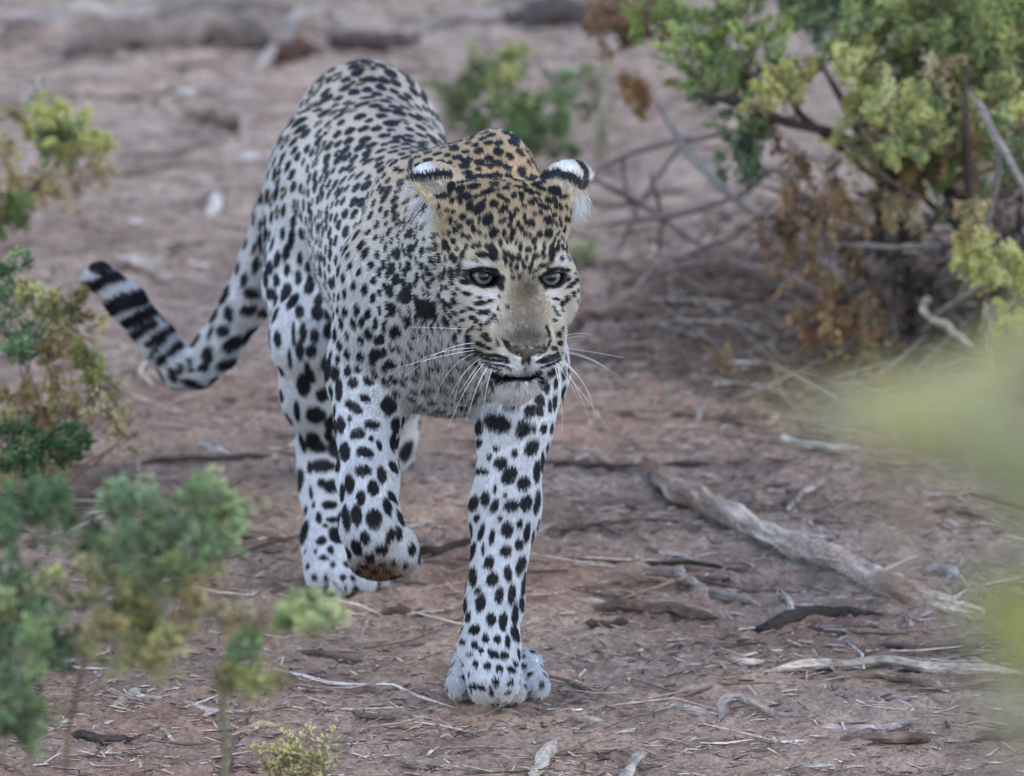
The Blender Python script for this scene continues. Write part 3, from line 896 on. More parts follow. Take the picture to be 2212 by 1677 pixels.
# ------------------------------------------------------------------ whiskers
def tube(pts, radii, k=6):
    pts = np.array(pts, float); n = len(pts)
    t = nrm(np.gradient(pts, axis=0))
    ref = np.array([.3, .2, .93]) if abs(t[0] @ np.array([.3, .2, .93])) < .9 else np.array([1., 0, 0])
    V = []
    x = nrm(np.cross(t[0], ref))
    for i in range(n):
        x = nrm(x - t[i] * (x @ t[i])); y = np.cross(t[i], x)
        for j in range(k):
            a = 2 * math.pi * j / k
            V.append(pts[i] + radii[i] * (x * math.cos(a) + y * math.sin(a)))
    F = [(i * k + j, i * k + (j + 1) % k, (i + 1) * k + (j + 1) % k, (i + 1) * k + j) for i in range(n - 1) for j in range(k)]
    return np.array(V), np.array(F)
def bez(p0, p1, p2, n=12):
    t = np.linspace(0, 1, n)[:, None]
    return (1 - t) ** 2 * p0 + 2 * t * (1 - t) * p1 + t * t * p2
def whisk_mat(nt, out):
    p = node(nt, 'ShaderNodeBsdfPrincipled', Roughness=.3)
    p.inputs['Base Color'].default_value = (.85, .86, .88, 1)
    nt.links.new(p.outputs[0], out.inputs[0])
M_wh = material('whisker', whisk_mat)
WH = """850 1305 600 1290 350 1530|840 1335 560 1330 400 1440|845 1350 640 1360 240 1480|840 1370 640 1420 560 1677|880 1400 730 1480 640 1720|900 1430 770 1560 640 1900|850 1425 700 1500 690 1760|930 1440 820 1600 780 1850|960 1450 900 1600 880 1900|880 1420 780 1560 720 1640|1435 1270 1530 1200 1650 1240|1430 1290 1530 1230 1600 1245|1430 1330 1650 1350 1880 1395|1430 1340 1660 1370 1760 1490|1440 1360 1650 1380 1830 1520|1430 1400 1560 1480 1650 1700|1420 1410 1540 1560 1640 1860|1400 1420 1450 1560 1400 1800|1390 1425 1500 1560 1560 1700|1380 1430 1440 1600 1440 1900|1410 1420 1620 1500 1660 1800|800 1215 600 1180 370 1185|860 1440 800 1500 760 1620|1400 1430 1560 1600 1770 1900"""
for row in WH.split('|'):
    v = [float(q) for q in row.split()]
    r0 = VF(v[0], v[1]); i = ras.hit(r0[0], r0[1])
    if i is None: continue
    P0 = sV[i]; Y0 = P0[1]
    P1 = W(*VF(v[2], v[3])[:2], Y0 - .02); P2 = W(*VF(v[4], v[5])[:2], Y0 + .005)
    V_, F_ = tube(bez(P0 + np.array([0, .004, 0]), P1, P2), np.linspace(.00036, .00008, 12) * (.7 + .6 * rng.random()), 5)
    adopt(mesh_from('whisker', V_, F_, M_wh), leopard)
# ------------------------------------------------------------------ ground
def gh(x, y):
    x = np.asarray(x, float); y = np.asarray(y, float)
    P = np.stack([x, y, np.zeros_like(x)], -1)
    h = .030 * fbm(P * np.array([1.6, 2.6, 1]), 3, 101) + .018 * fbm(P * np.array([6., 11., 1]), 3, 111)
    m = np.ones_like(x)
    for (c, r_) in ((fl_paw, .10), (hr_paw, .09), (hl_paw, .09)):
        m = m * (1 - np.exp(-(((x - c[0]) ** 2 + (y - c[1]) ** 2) / r_ ** 2) ** 2))
    return h * m
def micro(x, y):
    P = np.stack([x, y, np.zeros_like(x)], -1)
    a = np.abs(fbm(P * np.array([30., 42., 1]), 3, 131))
    r = fbm(P * np.array([9., 30., 1]), 3, 137)
    return .022 * (fbm(P * np.array([42., 60., 1]), 3, 121)) - .016 * a + .016 * r

def spaced(lo, hi, step, far, grow=1.22):
    c = list(np.arange(lo, hi + step / 2, step))
    s = step
    while c[-1] < far:
        s *= grow; c.append(c[-1] + s)
    s = step
    while c[0] > -far:
        s *= grow; c.insert(0, c[0] - s)
    return np.array(c)
gx = spaced(-.98, .98, .0042, 250)
gy = spaced(-2.25, 2.9, .0075, 250)
GX, GY = np.meshgrid(gx, gy, indexing='ij')
xf, yf = GX.ravel(), GY.ravel()
near = np.exp(-np.maximum(np.maximum(np.abs(xf) - 1.3, np.abs(yf - .3) - 3), 0) / 1.0)
zf = gh(xf, yf) + micro(xf, yf) * near
pd = np.min([np.hypot((xf - c[0]), (yf - c[1])) for c in (fl_paw, hr_paw, hl_paw)], axis=0)
zf = zf - .0035 * np.exp(-(pd / .06) ** 4)
nx_, ny_ = len(gx), len(gy)
ii = np.arange(nx_ * ny_).reshape(nx_, ny_)
gq = np.stack([ii[:-1, :-1], ii[1:, :-1], ii[1:, 1:], ii[:-1, 1:]], -1).reshape(-1, 4)
SOIL = np.array([.275, .205, .178])
def soil_colour(x, y):
    P = np.stack([x, y, np.zeros_like(x)], -1)
    a = fbm(P * np.array([2.5, 4, 1]), 3, 141)[:, None]
    b = fbm(P * np.array([14, 22, 1]), 3, 151)[:, None]
    c = np.clip(.5 + 2.6 * a, 0, 1)
    col = np.array([.345, .235, .180]) * (1 - c) + np.array([.410, .320, .260]) * c
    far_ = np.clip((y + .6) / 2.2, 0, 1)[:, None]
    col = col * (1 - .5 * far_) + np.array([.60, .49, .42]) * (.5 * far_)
    # dark litter under the big bush, with its shade painted into the soil colour
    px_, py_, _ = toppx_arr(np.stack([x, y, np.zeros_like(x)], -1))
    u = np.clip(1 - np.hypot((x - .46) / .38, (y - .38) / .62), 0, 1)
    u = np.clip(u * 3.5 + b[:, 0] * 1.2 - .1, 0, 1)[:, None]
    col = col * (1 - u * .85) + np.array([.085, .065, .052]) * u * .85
    return col * (1 + 1.3 * b)
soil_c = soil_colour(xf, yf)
def soil_mat(nt, out):
    at = node(nt, 'ShaderNodeAttribute', _attribute_name='tint')
    tc = node(nt, 'ShaderNodeTexCoord')
    n1 = node(nt, 'ShaderNodeTexNoise', Scale=160.0, Detail=6.0, Roughness=.7)
    nt.links.new(tc.outputs['Object'], n1.inputs['Vector'])
    mr = node(nt, 'ShaderNodeMapRange'); mr.inputs[1].default_value = .3; mr.inputs[2].default_value = .7; mr.inputs[3].default_value = .5; mr.inputs[4].default_value = 1.55
    nt.links.new(n1.outputs[0], mr.inputs[0])
    mx = node(nt, 'ShaderNodeVectorMath', _operation='SCALE')
    nt.links.new(at.outputs['Color'], mx.inputs[0]); nt.links.new(mr.outputs[0], mx.inputs['Scale'])
    p = node(nt, 'ShaderNodeBsdfPrincipled', Roughness=.95)
    p.inputs['Specular IOR Level'].default_value = .2
    n2 = node(nt, 'ShaderNodeTexNoise', Scale=420.0, Detail=4.0, Roughness=.7)
    nt.links.new(tc.outputs['Object'], n2.inputs['Vector'])
    bu = node(nt, 'ShaderNodeBump', Strength=1.0, Distance=.004)
    nt.links.new(n2.outputs[0], bu.inputs['Height']); nt.links.new(bu.outputs[0], p.inputs['Normal'])
    nt.links.new(mx.outputs[0], p.inputs['Base Color']); nt.links.new(p.outputs[0], out.inputs[0])
M_soil = material('dry_soil', soil_mat)
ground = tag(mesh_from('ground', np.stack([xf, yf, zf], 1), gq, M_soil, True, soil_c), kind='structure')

def GG(px, py, up=0.0):
    """the place on the uneven ground seen at px, py"""
    p = G(px, py)
    for _ in range(4):
        p = G(px, py, float(gh(np.array([p[0]]), np.array([p[1]]))[0]) + up)
    return p

# ------------------------------------------------------------------ wood and leaf materials
def wood_mat(nt, out):
    at = node(nt, 'ShaderNodeAttribute', _attribute_name='tint')
    tc = node(nt, 'ShaderNodeTexCoord')
    n1 = node(nt, 'ShaderNodeTexNoise', Scale=220.0, Detail=5.0, Roughness=.65)
    mp = node(nt, 'ShaderNodeMapping'); mp.inputs['Scale'].default_value = (.45, 1, 1.6)
    nt.links.new(tc.outputs['Object'], mp.inputs[0]); nt.links.new(mp.outputs[0], n1.inputs['Vector'])
    mr = node(nt, 'ShaderNodeMapRange'); mr.inputs[1].default_value = .35; mr.inputs[2].default_value = .65; mr.inputs[3].default_value = .55; mr.inputs[4].default_value = 1.35
    nt.links.new(n1.outputs[0], mr.inputs[0])
    mx = node(nt, 'ShaderNodeVectorMath', _operation='SCALE')
    nt.links.new(at.outputs['Color'], mx.inputs[0]); nt.links.new(mr.outputs[0], mx.inputs['Scale'])
    p = node(nt, 'ShaderNodeBsdfPrincipled', Roughness=.8)
    p.inputs['Specular IOR Level'].default_value = .3
    bu = node(nt, 'ShaderNodeBump', Strength=.8, Distance=.002)
    nt.links.new(n1.outputs[0], bu.inputs['Height']); nt.links.new(bu.outputs[0], p.inputs['Normal'])
    nt.links.new(mx.outputs[0], p.inputs['Base Color']); nt.links.new(p.outputs[0], out.inputs[0])
def leaf_mat(nt, out):
    at = node(nt, 'ShaderNodeAttribute', _attribute_name='tint')
    p = node(nt, 'ShaderNodeBsdfPrincipled', Roughness=.55)
    p.inputs['Specular IOR Level'].default_value = .3
    tr = node(nt, 'ShaderNodeBsdfTranslucent')
    mx = node(nt, 'ShaderNodeMixShader', Fac=.35)
    nt.links.new(at.outputs['Color'], p.inputs['Base Color']); nt.links.new(at.outputs['Color'], tr.inputs['Color'])
    nt.links.new(p.outputs[0], mx.inputs[1]); nt.links.new(tr.outputs[0], mx.inputs[2]); nt.links.new(mx.outputs[0], out.inputs[0])
M_wood, M_leaf = material('weathered_wood', wood_mat), material('fleshy_leaf', leaf_mat)

def smooth_path(pts, n):
    pts = np.array(pts, float)
    seg = np.linalg.norm(np.diff(pts, axis=0), axis=1)
    t = np.concatenate([[0], np.cumsum(seg)]); t /= t[-1]
    s = np.linspace(0, 1, n)
    out = np.stack([np.interp(s, t, pts[:, i]) for i in range(3)], 1)
    for _ in range(1):
        out[1:-1] = out[1:-1] * .5 + (out[:-2] + out[2:]) * .25
    return out
PALE, GRAY, DARK, BROWN_W, RED_W, STRAW = (.62, .54, .46), (.44, .39, .36), (.07, .055, .05), (.20, .15, .12), (.17, .105, .08), (.60, .54, .44)
def wood_piece(name, P, r, colour, k=8, n=None, knob=.30, under=None, seed=0, parent=None, taper=(.15, .12), bark=0.35, jit=1.9):
    n = n or max(8, int(len(P) * 6))
    path = smooth_path(P, n)
    s = np.linspace(0, 1, n)
    prof = np.minimum(1, np.minimum(taper[0] + s * 6, taper[1] + (1 - s) * 5))
    rr = r * prof * (1 + knob * 2 * fbm(np.stack([s * n * .35, s * 0 + seed * 3.1, s * 0], 1), 2, seed))
    path = path + np.stack([fbm(np.stack([s * n * .25, s * 0 + 5 + j * 7, s * 0 + seed], 1), 2, seed + j) for j in range(3)], 1) * r * jit
    V, F = tube(path, rr, k)
    V = V + nrm(V - np.repeat(path, k, axis=0)) * (fbm(V / r * .8, 2, seed + 9) * r * .55)[:, None]
    an = np.tile(np.arange(k) * 2 * math.pi / k, n); sl = np.repeat(s, k) * n * .22
    stre = fbm(np.stack([np.cos(an) * 3.4 + seed, np.sin(an) * 3.4, sl], 1), 3, seed + 21)
    V = V + nrm(V - np.repeat(path, k, axis=0)) * (stre * r * 1.0)[:, None]
    c = np.array(colour) * (1 + bark * 2 * fbm(V / r * .35, 3, seed + 5) + 2.2 * stre)[:, None]
    if under is not None:
        m = np.clip(.5 + 3.5 * fbm(V / r * .22, 2, seed + 15), 0, 1)[:, None]
        c = c * (1 - m) + np.array(under) * m
    # closed ends
    e0 = len(V); V = np.concatenate([V, path[:1], path[-1:]]); c = np.concatenate([c, c[:1], c[-2:-1]])
    caps = [(e0, (j + 1) % k, j, j) for j in range(k)] + [(e0 + 1, (n - 1) * k + j, (n - 1) * k + (j + 1) % k, (n - 1) * k + (j + 1) % k) for j in range(k)]
    me_f = F.tolist()
    bm_faces = [tuple(f) for f in me_f] + [tuple(f[:3]) for f in caps]
    me = bpy.data.meshes.new(name)
    me.from_pydata([tuple(v) for v in V], [], bm_faces)
    at = me.color_attributes.new('tint', 'FLOAT_COLOR', 'POINT')
    c4_ = np.ones((len(V), 4), np.float32); c4_[:, :3] = np.clip(c, .003, .9)
    at.data.foreach_set('color', c4_.ravel())
    me.polygons.foreach_set('use_smooth', np.full(len(me.polygons), k > 20))
    me.materials.append(M_wood)
    o = bpy.data.objects.new(name, me); COL.objects.link(o)
    if parent:
        adopt(o, parent)
    return o

SCALE0 = 12.3 * PX
def stick(name, pix, rpx, colour, label, cat='stick', lift=.5, group=None, **kw):
    P = []
    dep = 1
    for p in pix:
        q = GG(p[0], p[1])
        dep = (q - CAM) @ CF
        z = p[2] * dep * PX if len(p) > 2 else 0
        P.append(q + np.array([0, 0, rpx * dep * PX * lift + z]))
    o = wood_piece(name, P, 1.15 * rpx * dep * PX, colour, seed=abs(hash_name(label)) % 97, **kw)
    tag(o, label, cat, group)
    return o
def hash_name(s):
    h = 7
    for ch in s:
        h = (h * 31 + ord(ch)) % 1000003
    return h

stick('fallen_branch', [(1396, 1018, 14), (1430, 1052, 8), (1500, 1092, 5), (1600, 1142, 3), (1700, 1186), (1830, 1238), (1950, 1290), (2060, 1325), (2130, 1338)], 26, (.78, .62, .52), 'thick pale dead branch with peeling bark lying to the right of the leopard', 'branch', k=18, n=80, under=(.36, .23, .17), knob=.22, jit=.8, taper=(.12, .3))
for pts_, r_, c_, l_ in (
    ([(1288, 1326), (1335, 1312), (1400, 1318), (1480, 1330), (1555, 1343)], 13, BROWN_W, 'dark brown rotten stick with ragged top below the thick branch'),
    ([(1262, 1350), (1310, 1352), (1362, 1350)], 9, RED_W, 'short reddish bark scrap under the left end of the ragged stick'),
    ([(1620, 1358), (1665, 1358), (1700, 1345), (1760, 1328), (1890, 1324)], 13, DARK, 'blackened bent stick in front of the thick branch'),
    ([(1686, 1282), (1702, 1300), (1722, 1344)], 6, STRAW, 'small pale hooked twig standing on the blackened stick'),
    ([(1455, 1232), (1478, 1262), (1560, 1290), (1640, 1316)], 10, GRAY, 'grey brown stick sloping down between dark twig and thick branch'),
    ([(1225, 1213), (1300, 1217), (1380, 1219), (1480, 1217), (1600, 1236)], 5, DARK, 'long thin black twig right of the standing foreleg'),
    ([(1640, 1452), (1760, 1442), (1900, 1437), (2040, 1448), (2240, 1462)], 11, PALE, 'long straight pale stick low on the right'),
    ([(1560, 1428), (1600, 1436), (1650, 1430)], 7, PALE, 'short pale splinter touching the left end of the long straight stick'),
    ([(1790, 1468), (1900, 1461), (1960, 1470), (2060, 1502)], 9, (.30, .23, .17), 'brown curved stick just below the long straight pale one'),
    ([(1214, 1546), (1260, 1558), (1314, 1563)], 8, STRAW, 'short cream stick beside the big forepaw'),
    ([(1434, 1528), (1490, 1544), (1547, 1552)], 9, GRAY, 'flat grey stick left of the wiggly root'),
    ([(1552, 1566), (1562, 1522, 8), (1595, 1514, 10), (1650, 1537), (1700, 1553), (1805, 1553)], 8, GRAY, 'wiggly grey root with a raised hump on bare soil'),
    ([(1342, 1690), (1380, 1640), (1412, 1616), (1452, 1624)], 10, GRAY, 'grey forked stick cut by the lower picture edge, right one'),
    ([(1150, 1690), (1182, 1640, 4), (1206, 1618, 6)], 13, PALE, 'stubby pale stick pointing up at the lower picture edge'),
    ([(1808, 1596), (1900, 1602), (2015, 1606)], 12, BROWN_W, 'dark brown stick half buried near the lower right corner'),
    ([(1750, 1580), (1850, 1582), (1930, 1572), (1985, 1560)], 8, GRAY, 'grey splintered stick resting behind the half buried brown one'),
    ([(2095, 1600), (2150, 1594), (2240, 1584)], 9, BROWN_W, 'brown stick cut by the right picture edge near the corner'),
    ([(1180, 1004), (1300, 1012), (1430, 1009), (1560, 1003)], 6, DARK, 'thin dark twig behind the foreleg, level with its elbow'),
    ([(1180, 1150), (1300, 1134), (1400, 1130), (1500, 1131)], 6, (.12, .08, .06), 'thin brown root lying left of the thick branch'),
    ([(895, 1192), (960, 1188), (1045, 1180)], 10, DARK, 'short dark stick between the lifted paw and the standing leg'),
    ([(1680, 944), (1730, 965), (1790, 976), (1860, 970)], 9, (.56, .52, .48), 'pale curved stick under the edge of the big bush'),
    ([(1700, 1105), (1730, 1075, 6), (1760, 1062, 8), (1790, 1040, 10)], 6, GRAY, 'small grey forked twig behind the thick branch'),
    ([(1300, 900), (1400, 892), (1540, 905), (1660, 930)], 7, (.2, .15, .12), 'long dim root beyond the thick branch'),
    ([(780, 1430), (700, 1415), (640, 1408)], 5, BROWN_W, 'thin brown twig left of the big forepaw'),
    ([(245, 1500), (350, 1513), (430, 1528), (505, 1542)], 5, (.55, .50, .46), 'thin pale straight twig under the lower left bush'),
    ([(325, 1566), (365, 1588), (384, 1616)], 4, STRAW, 'little bent straw twig near the lower left corner'),
    ([(245, 1532), (272, 1512), (305, 1494)], 9, STRAW, 'stubby straw coloured stick at the left end of the thin pale twig'),
    ([(505, 1592), (555, 1571), (615, 1573)], 9, (.46, .35, .24), 'tan curved bark piece right of the thin pale twig'),
    ([(100, 1164), (170, 1142), (248, 1108)], 5, STRAW, 'pale stalk lying above the lower left bush'),
    ([(300, 1000), (400, 996), (520, 990), (645, 986)], 6, (.12, .09, .075), 'long dark root on the ground below the tail'),
    ([(428, 958), (460, 972), (495, 984)], 6, (.6, .57, .55), 'small whitish twig below the bend of the tail'),
    ([(820, 1334), (850, 1328), (905, 1330)], 9, RED_W, 'red brown bark flake in front of the hind paw'),
    ([(935, 1334), (965, 1322), (1000, 1306)], 6, (.38, .28, .20), 'light brown sliver left of the standing foreleg'),
    ([(695, 1330), (720, 1326), (750, 1328)], 8, RED_W, 'small dark red chip under the hind paw'),
    ([(452, 470), (466, 445), (482, 418)], 11, (.62, .57, .53), 'pale chip of wood left of the haunch'),
    ([(280, 560), (320, 585), (375, 612)], 12, (.50, .43, .38), 'blurred pale stick above the tail tip'),
    ([(300, 335), (390, 325), (470, 306)], 13, (.46, .39, .34), 'blurred tan stick left of the haunch, near the left tuft'),
    ([(1232, 700), (1290, 694), (1345, 700)], 13, RED_W, 'dark red brown log piece right of the muzzle'),
    ([(1960, 1090), (2010, 1105), (2080, 1100), (2130, 1120)], 6, BROWN_W, 'brown curved twig behind the right end of the thick branch'),
    ([(1990, 1240), (2040, 1235), (2075, 1255)], 10, (.5, .47, .45), 'whitish chunk of wood beside the right end of the thick branch'),
    ([(1900, 1395), (2020, 1398), (2150, 1385)], 8, (.2, .16, .14), 'dark flat stick between thick branch and long straight stick'),
    ([(1950, 1330, 4), (1970, 1345), (1965, 1370)], 5, (.5, .46, .42), 'pale splinter hanging off the thick branch end'),
    ([(860, 1650), (950, 1662), (1060, 1668)], 8, (.3, .25, .21), 'brown stick along the bottom edge left of centre'),
    ([(150, 1590), (220, 1605), (290, 1600)], 10, DARK, 'dark rotten stick at the bottom left under the bush'),
    ([(560, 1500), (500, 1622), (480, 1690)], 4, BROWN_W, 'thin dark stem lying toward the bottom edge'),
    ([(740, 1540), (800, 1552), (880, 1556)], 5, BROWN_W, 'brown twig in front of the pale straw'),
    ([(1255, 1375), (1275, 1385), (1290, 1400)], 5, STRAW, 'tiny pale splinter below the ragged brown stick'),
    ([(1335, 1380), (1375, 1392), (1400, 1402)], 5, (.45, .36, .3), 'small peeling bark curl below the ragged brown stick')):
    stick('stick', pts_, r_, c_, l_, under=tuple(np.array(c_) * .5), n=26 if len(pts_) > 3 else 14, knob=.30 if len(pts_) > 3 else .10)
stick('straw', [(585, 1446), (700, 1474), (800, 1484), (852, 1486, 6), (905, 1505), (982, 1532)], 3.2, (.68, .62, .62), 'long thin pale straw running to the big forepaw', 'straw', n=24, knob=.1)
for pts_, r_, c_, l_ in (
    ([(140, 128), (300, 100), (450, 92), (600, 112)], 34, (.26, .21, .185), 'thick grey brown log blurred at the top left'),
    ([(545, 170, 0), (590, 132, 20), (640, 82, 30), (710, 55, 25), (780, 82), (880, 80), (1000, 60, 10), (1120, 28), (1260, -8)], 11, (.44, .39, .36), 'long pale wavy driftwood branch along the top edge'),
    ([(600, 140), (640, 124), (690, 118)], 20, (.13, .07, .055), 'dark red brown stump chip behind the rump'),
    ([(700, 100), (790, 112), (900, 98)], 18, (.12, .09, .08), 'dark log under the pale wavy branch'),
    ([(-30, 62), (200, 50), (420, 20), (620, 30)], 20, (.44, .38, .35), 'pale log crossing the top left corner'),
    ([(1090, 62), (1200, 56), (1300, 40), (1420, 20)], 28, (.12, .105, .105), 'dark log blurred at the top beside the big bush'),
    ([(150, 205), (300, 212), (420, 190)], 12, (.46, .36, .30), 'tan root above the left tuft'),
    ([(400, 260), (470, 262), (520, 285)], 15, (.20, .155, .13), 'brown root behind the rump, left side')):
    stick('log', pts_, r_, c_, l_, 'log', under=tuple(np.array(c_) * .45), k=10, n=40, lift=.7)
for px_, py_, r_, c_, l_ in ((292, 485, 15, (.58, .50, .46), 'pale stone chip above the tail, blurred'), (372, 546, 14, (.10, .09, .085), 'small dark round stone beyond the tail'),
                             (545, 345, 20, (.55, .51, .51), 'whitish stone left of the haunch'), (400, 205, 18, (.56, .52, .50), 'pale stone below the top left log'),
                             (637, 965, 12, (.60, .48, .43), 'pinkish stone chip behind the hind leg'), (1190, 1160, 14, (.13, .10, .09), 'dark clod behind the standing foreleg'),
                             (1000, 955, 10, (.56, .48, .44), 'pinkish white pebble between the forelegs')):
    q = GG(px_, py_); dep = (q - CAM) @ CF; r = r_ * dep * PX
    V_ = sv_.copy(); V_ = V_ * (1 + .5 * fbm(V_ * 1.3 + px_, 3, 3))[:, None] * np.array([1.2, 1, .6]) * r + q + np.array([0, 0, r * .25])
    tag(mesh_from('stone', V_, sf_, M_wood, True, np.tile(c_, (len(V_), 1))), l_, 'stone')

# ------------------------------------------------------------------ litter: chips, bark bits and twigs nobody could count
def litter(name, n, xr, yr, lmin, lmax, thick, pal, seed, dens=None, flat=.35, up=.0, curve=0.0, two=False):
    g = np.random.default_rng(seed)
    x = g.uniform(*xr, n * 3); y = g.uniform(*yr, n * 3)
    w = np.ones(n * 3) if dens is None else dens(x, y)
    P0 = np.stack([x, y, x * 0], 1)
    w = w * np.clip(.55 + 2.2 * fbm(P0 * np.array([3.5, 6, 1]), 3, seed), .05, 1)
    k_ = g.random(n * 3) < w
    for c_ in (fl_paw, hr_paw, hl_paw):
        k_ &= np.hypot(x - c_[0], y - c_[1]) > .065
    x, y = x[k_][:n], y[k_][:n]
    n = len(x)
    L_ = lmin + (lmax - lmin) * g.random(n) ** 2.2
    a = g.uniform(0, math.pi, n); a = np.where(g.random(n) < .55, g.normal(0, .35, n), a)
    tilt = g.normal(0, .13 + up, n)
    d = np.stack([np.cos(a) * np.cos(tilt), np.sin(a) * np.cos(tilt), np.sin(tilt)], 1)
    s = nrm(np.cross(d, [0, 0, 1])); u = np.cross(s, d)
    wd = thick * (.5 + g.random(n)) * (L_ / lmax) ** .5
    th = wd * flat
    c = np.stack([x, y, gh(x, y) + micro(x, y) + th * .8 + np.abs(np.sin(tilt)) * L_ * .3], 1)
    # 6-sided bent sliver: 3 rings of 4
    Vs = []
    bend = g.normal(0, curve, n)
    for t, f in ((-.5, .55), (0.03, 1), (.5, .4)):
        cc = c + d * (t * L_)[:, None] + s * (bend * (.25 - t * t) * L_)[:, None]
        for (p, q) in ((1, 0), (0, 1), (-1, 0), (0, -1)):
            Vs.append(cc + s * (p * wd * f)[:, None] + u * (q * th * f)[:, None])
    V = np.stack(Vs, 1).reshape(-1, 3)
    if two:
        Vs = [Vs[i] for i in (0, 1, 2, 3, 8, 9, 10, 11)]
        V = np.stack(Vs, 1).reshape(-1, 3)
        F = (np.arange(n)[:, None, None] * 8 + np.array([(0, 1, 5, 4), (1, 2, 6, 5), (2, 3, 7, 6), (3, 0, 4, 7), (3, 2, 1, 0), (4, 5, 6, 7)])[None]).reshape(-1, 4)
        pal = np.array(pal)
        ci = pal[g.integers(0, len(pal), n)] * (.7 + .6 * g.random(n))[:, None]
        return tag(mesh_from(name, V, F, M_wood, False, np.repeat(ci, 8, axis=0)), kind='stuff')
    fq = [(0, 1, 5, 4), (1, 2, 6, 5), (2, 3, 7, 6), (3, 0, 4, 7), (4, 5, 9, 8), (5, 6, 10, 9), (6, 7, 11, 10), (7, 4, 8, 11), (3, 2, 1, 0), (8, 9, 10, 11)]
    F = (np.arange(n)[:, None, None] * 12 + np.array(fq)[None]).reshape(-1, 4)
    pal = np.array(pal)
    ci = pal[g.integers(0, len(pal), n)] * (.7 + .6 * g.random(n))[:, None]
    return tag(mesh_from(name, V, F, M_wood, False, np.repeat(ci, 12, axis=0)), kind='stuff')
SOILS = [(.30, .22, .18), (.42, .34, .29), (.22, .155, .13)]
litter('bark_litter', 60000, (-.95, .95), (-2.2, 2.8), .003, .020, .0030, SOILS + [(.50, .42, .34), (.15, .10, .08), (.38, .27, .20), (.08, .055, .045), (.55, .48, .42)], 3, flat=.5, up=.12, two=True)
litter('straw_litter', 4200, (-.95, .95), (-2.2, 2.8), .008, .05, .0013, [(.55, .48, .42), (.48, .38, .30), (.60, .55, .52), (.35, .28, .24), (.2, .14, .11)], 5, flat=.6, curve=.8)
litter('twig_litter', 2000, (-.95, .95), (-2.2, 2.8), .03, .14, .0028, [(.36, .28, .24), (.10, .075, .065), (.52, .45, .39), (.22, .16, .12)], 8, flat=.7, curve=.6)
litter('wood_flakes', 900, (-.95, .95), (-2.2, 2.8), .012, .045, .006, [(.45, .38, .34), (.30, .22, .18), (.13, .08, .065), (.55, .50, .47)], 12, flat=.3, curve=.4)
under = lambda x, y: np.clip(1.6 - 1.6 * np.hypot((x - .44) / .42, (y - .42) / .75), 0, 1)
litter('dead_leaf_litter', 9000, (-.1, .95), (-.6, 1.6), .006, .032, .0040, [(.10, .075, .06), (.17, .13, .11), (.06, .045, .04), (.30, .26, .24), (.22, .13, .08)], 15, under, flat=.4, up=.4, curve=.6)
litter('fallen_twigs', 1500, (-.1, .95), (-.6, 1.6), .05, .22, .0022, [(.13, .10, .09), (.30, .26, .24), (.20, .15, .12)], 19, under, flat=.8, up=.25, curve=.5)

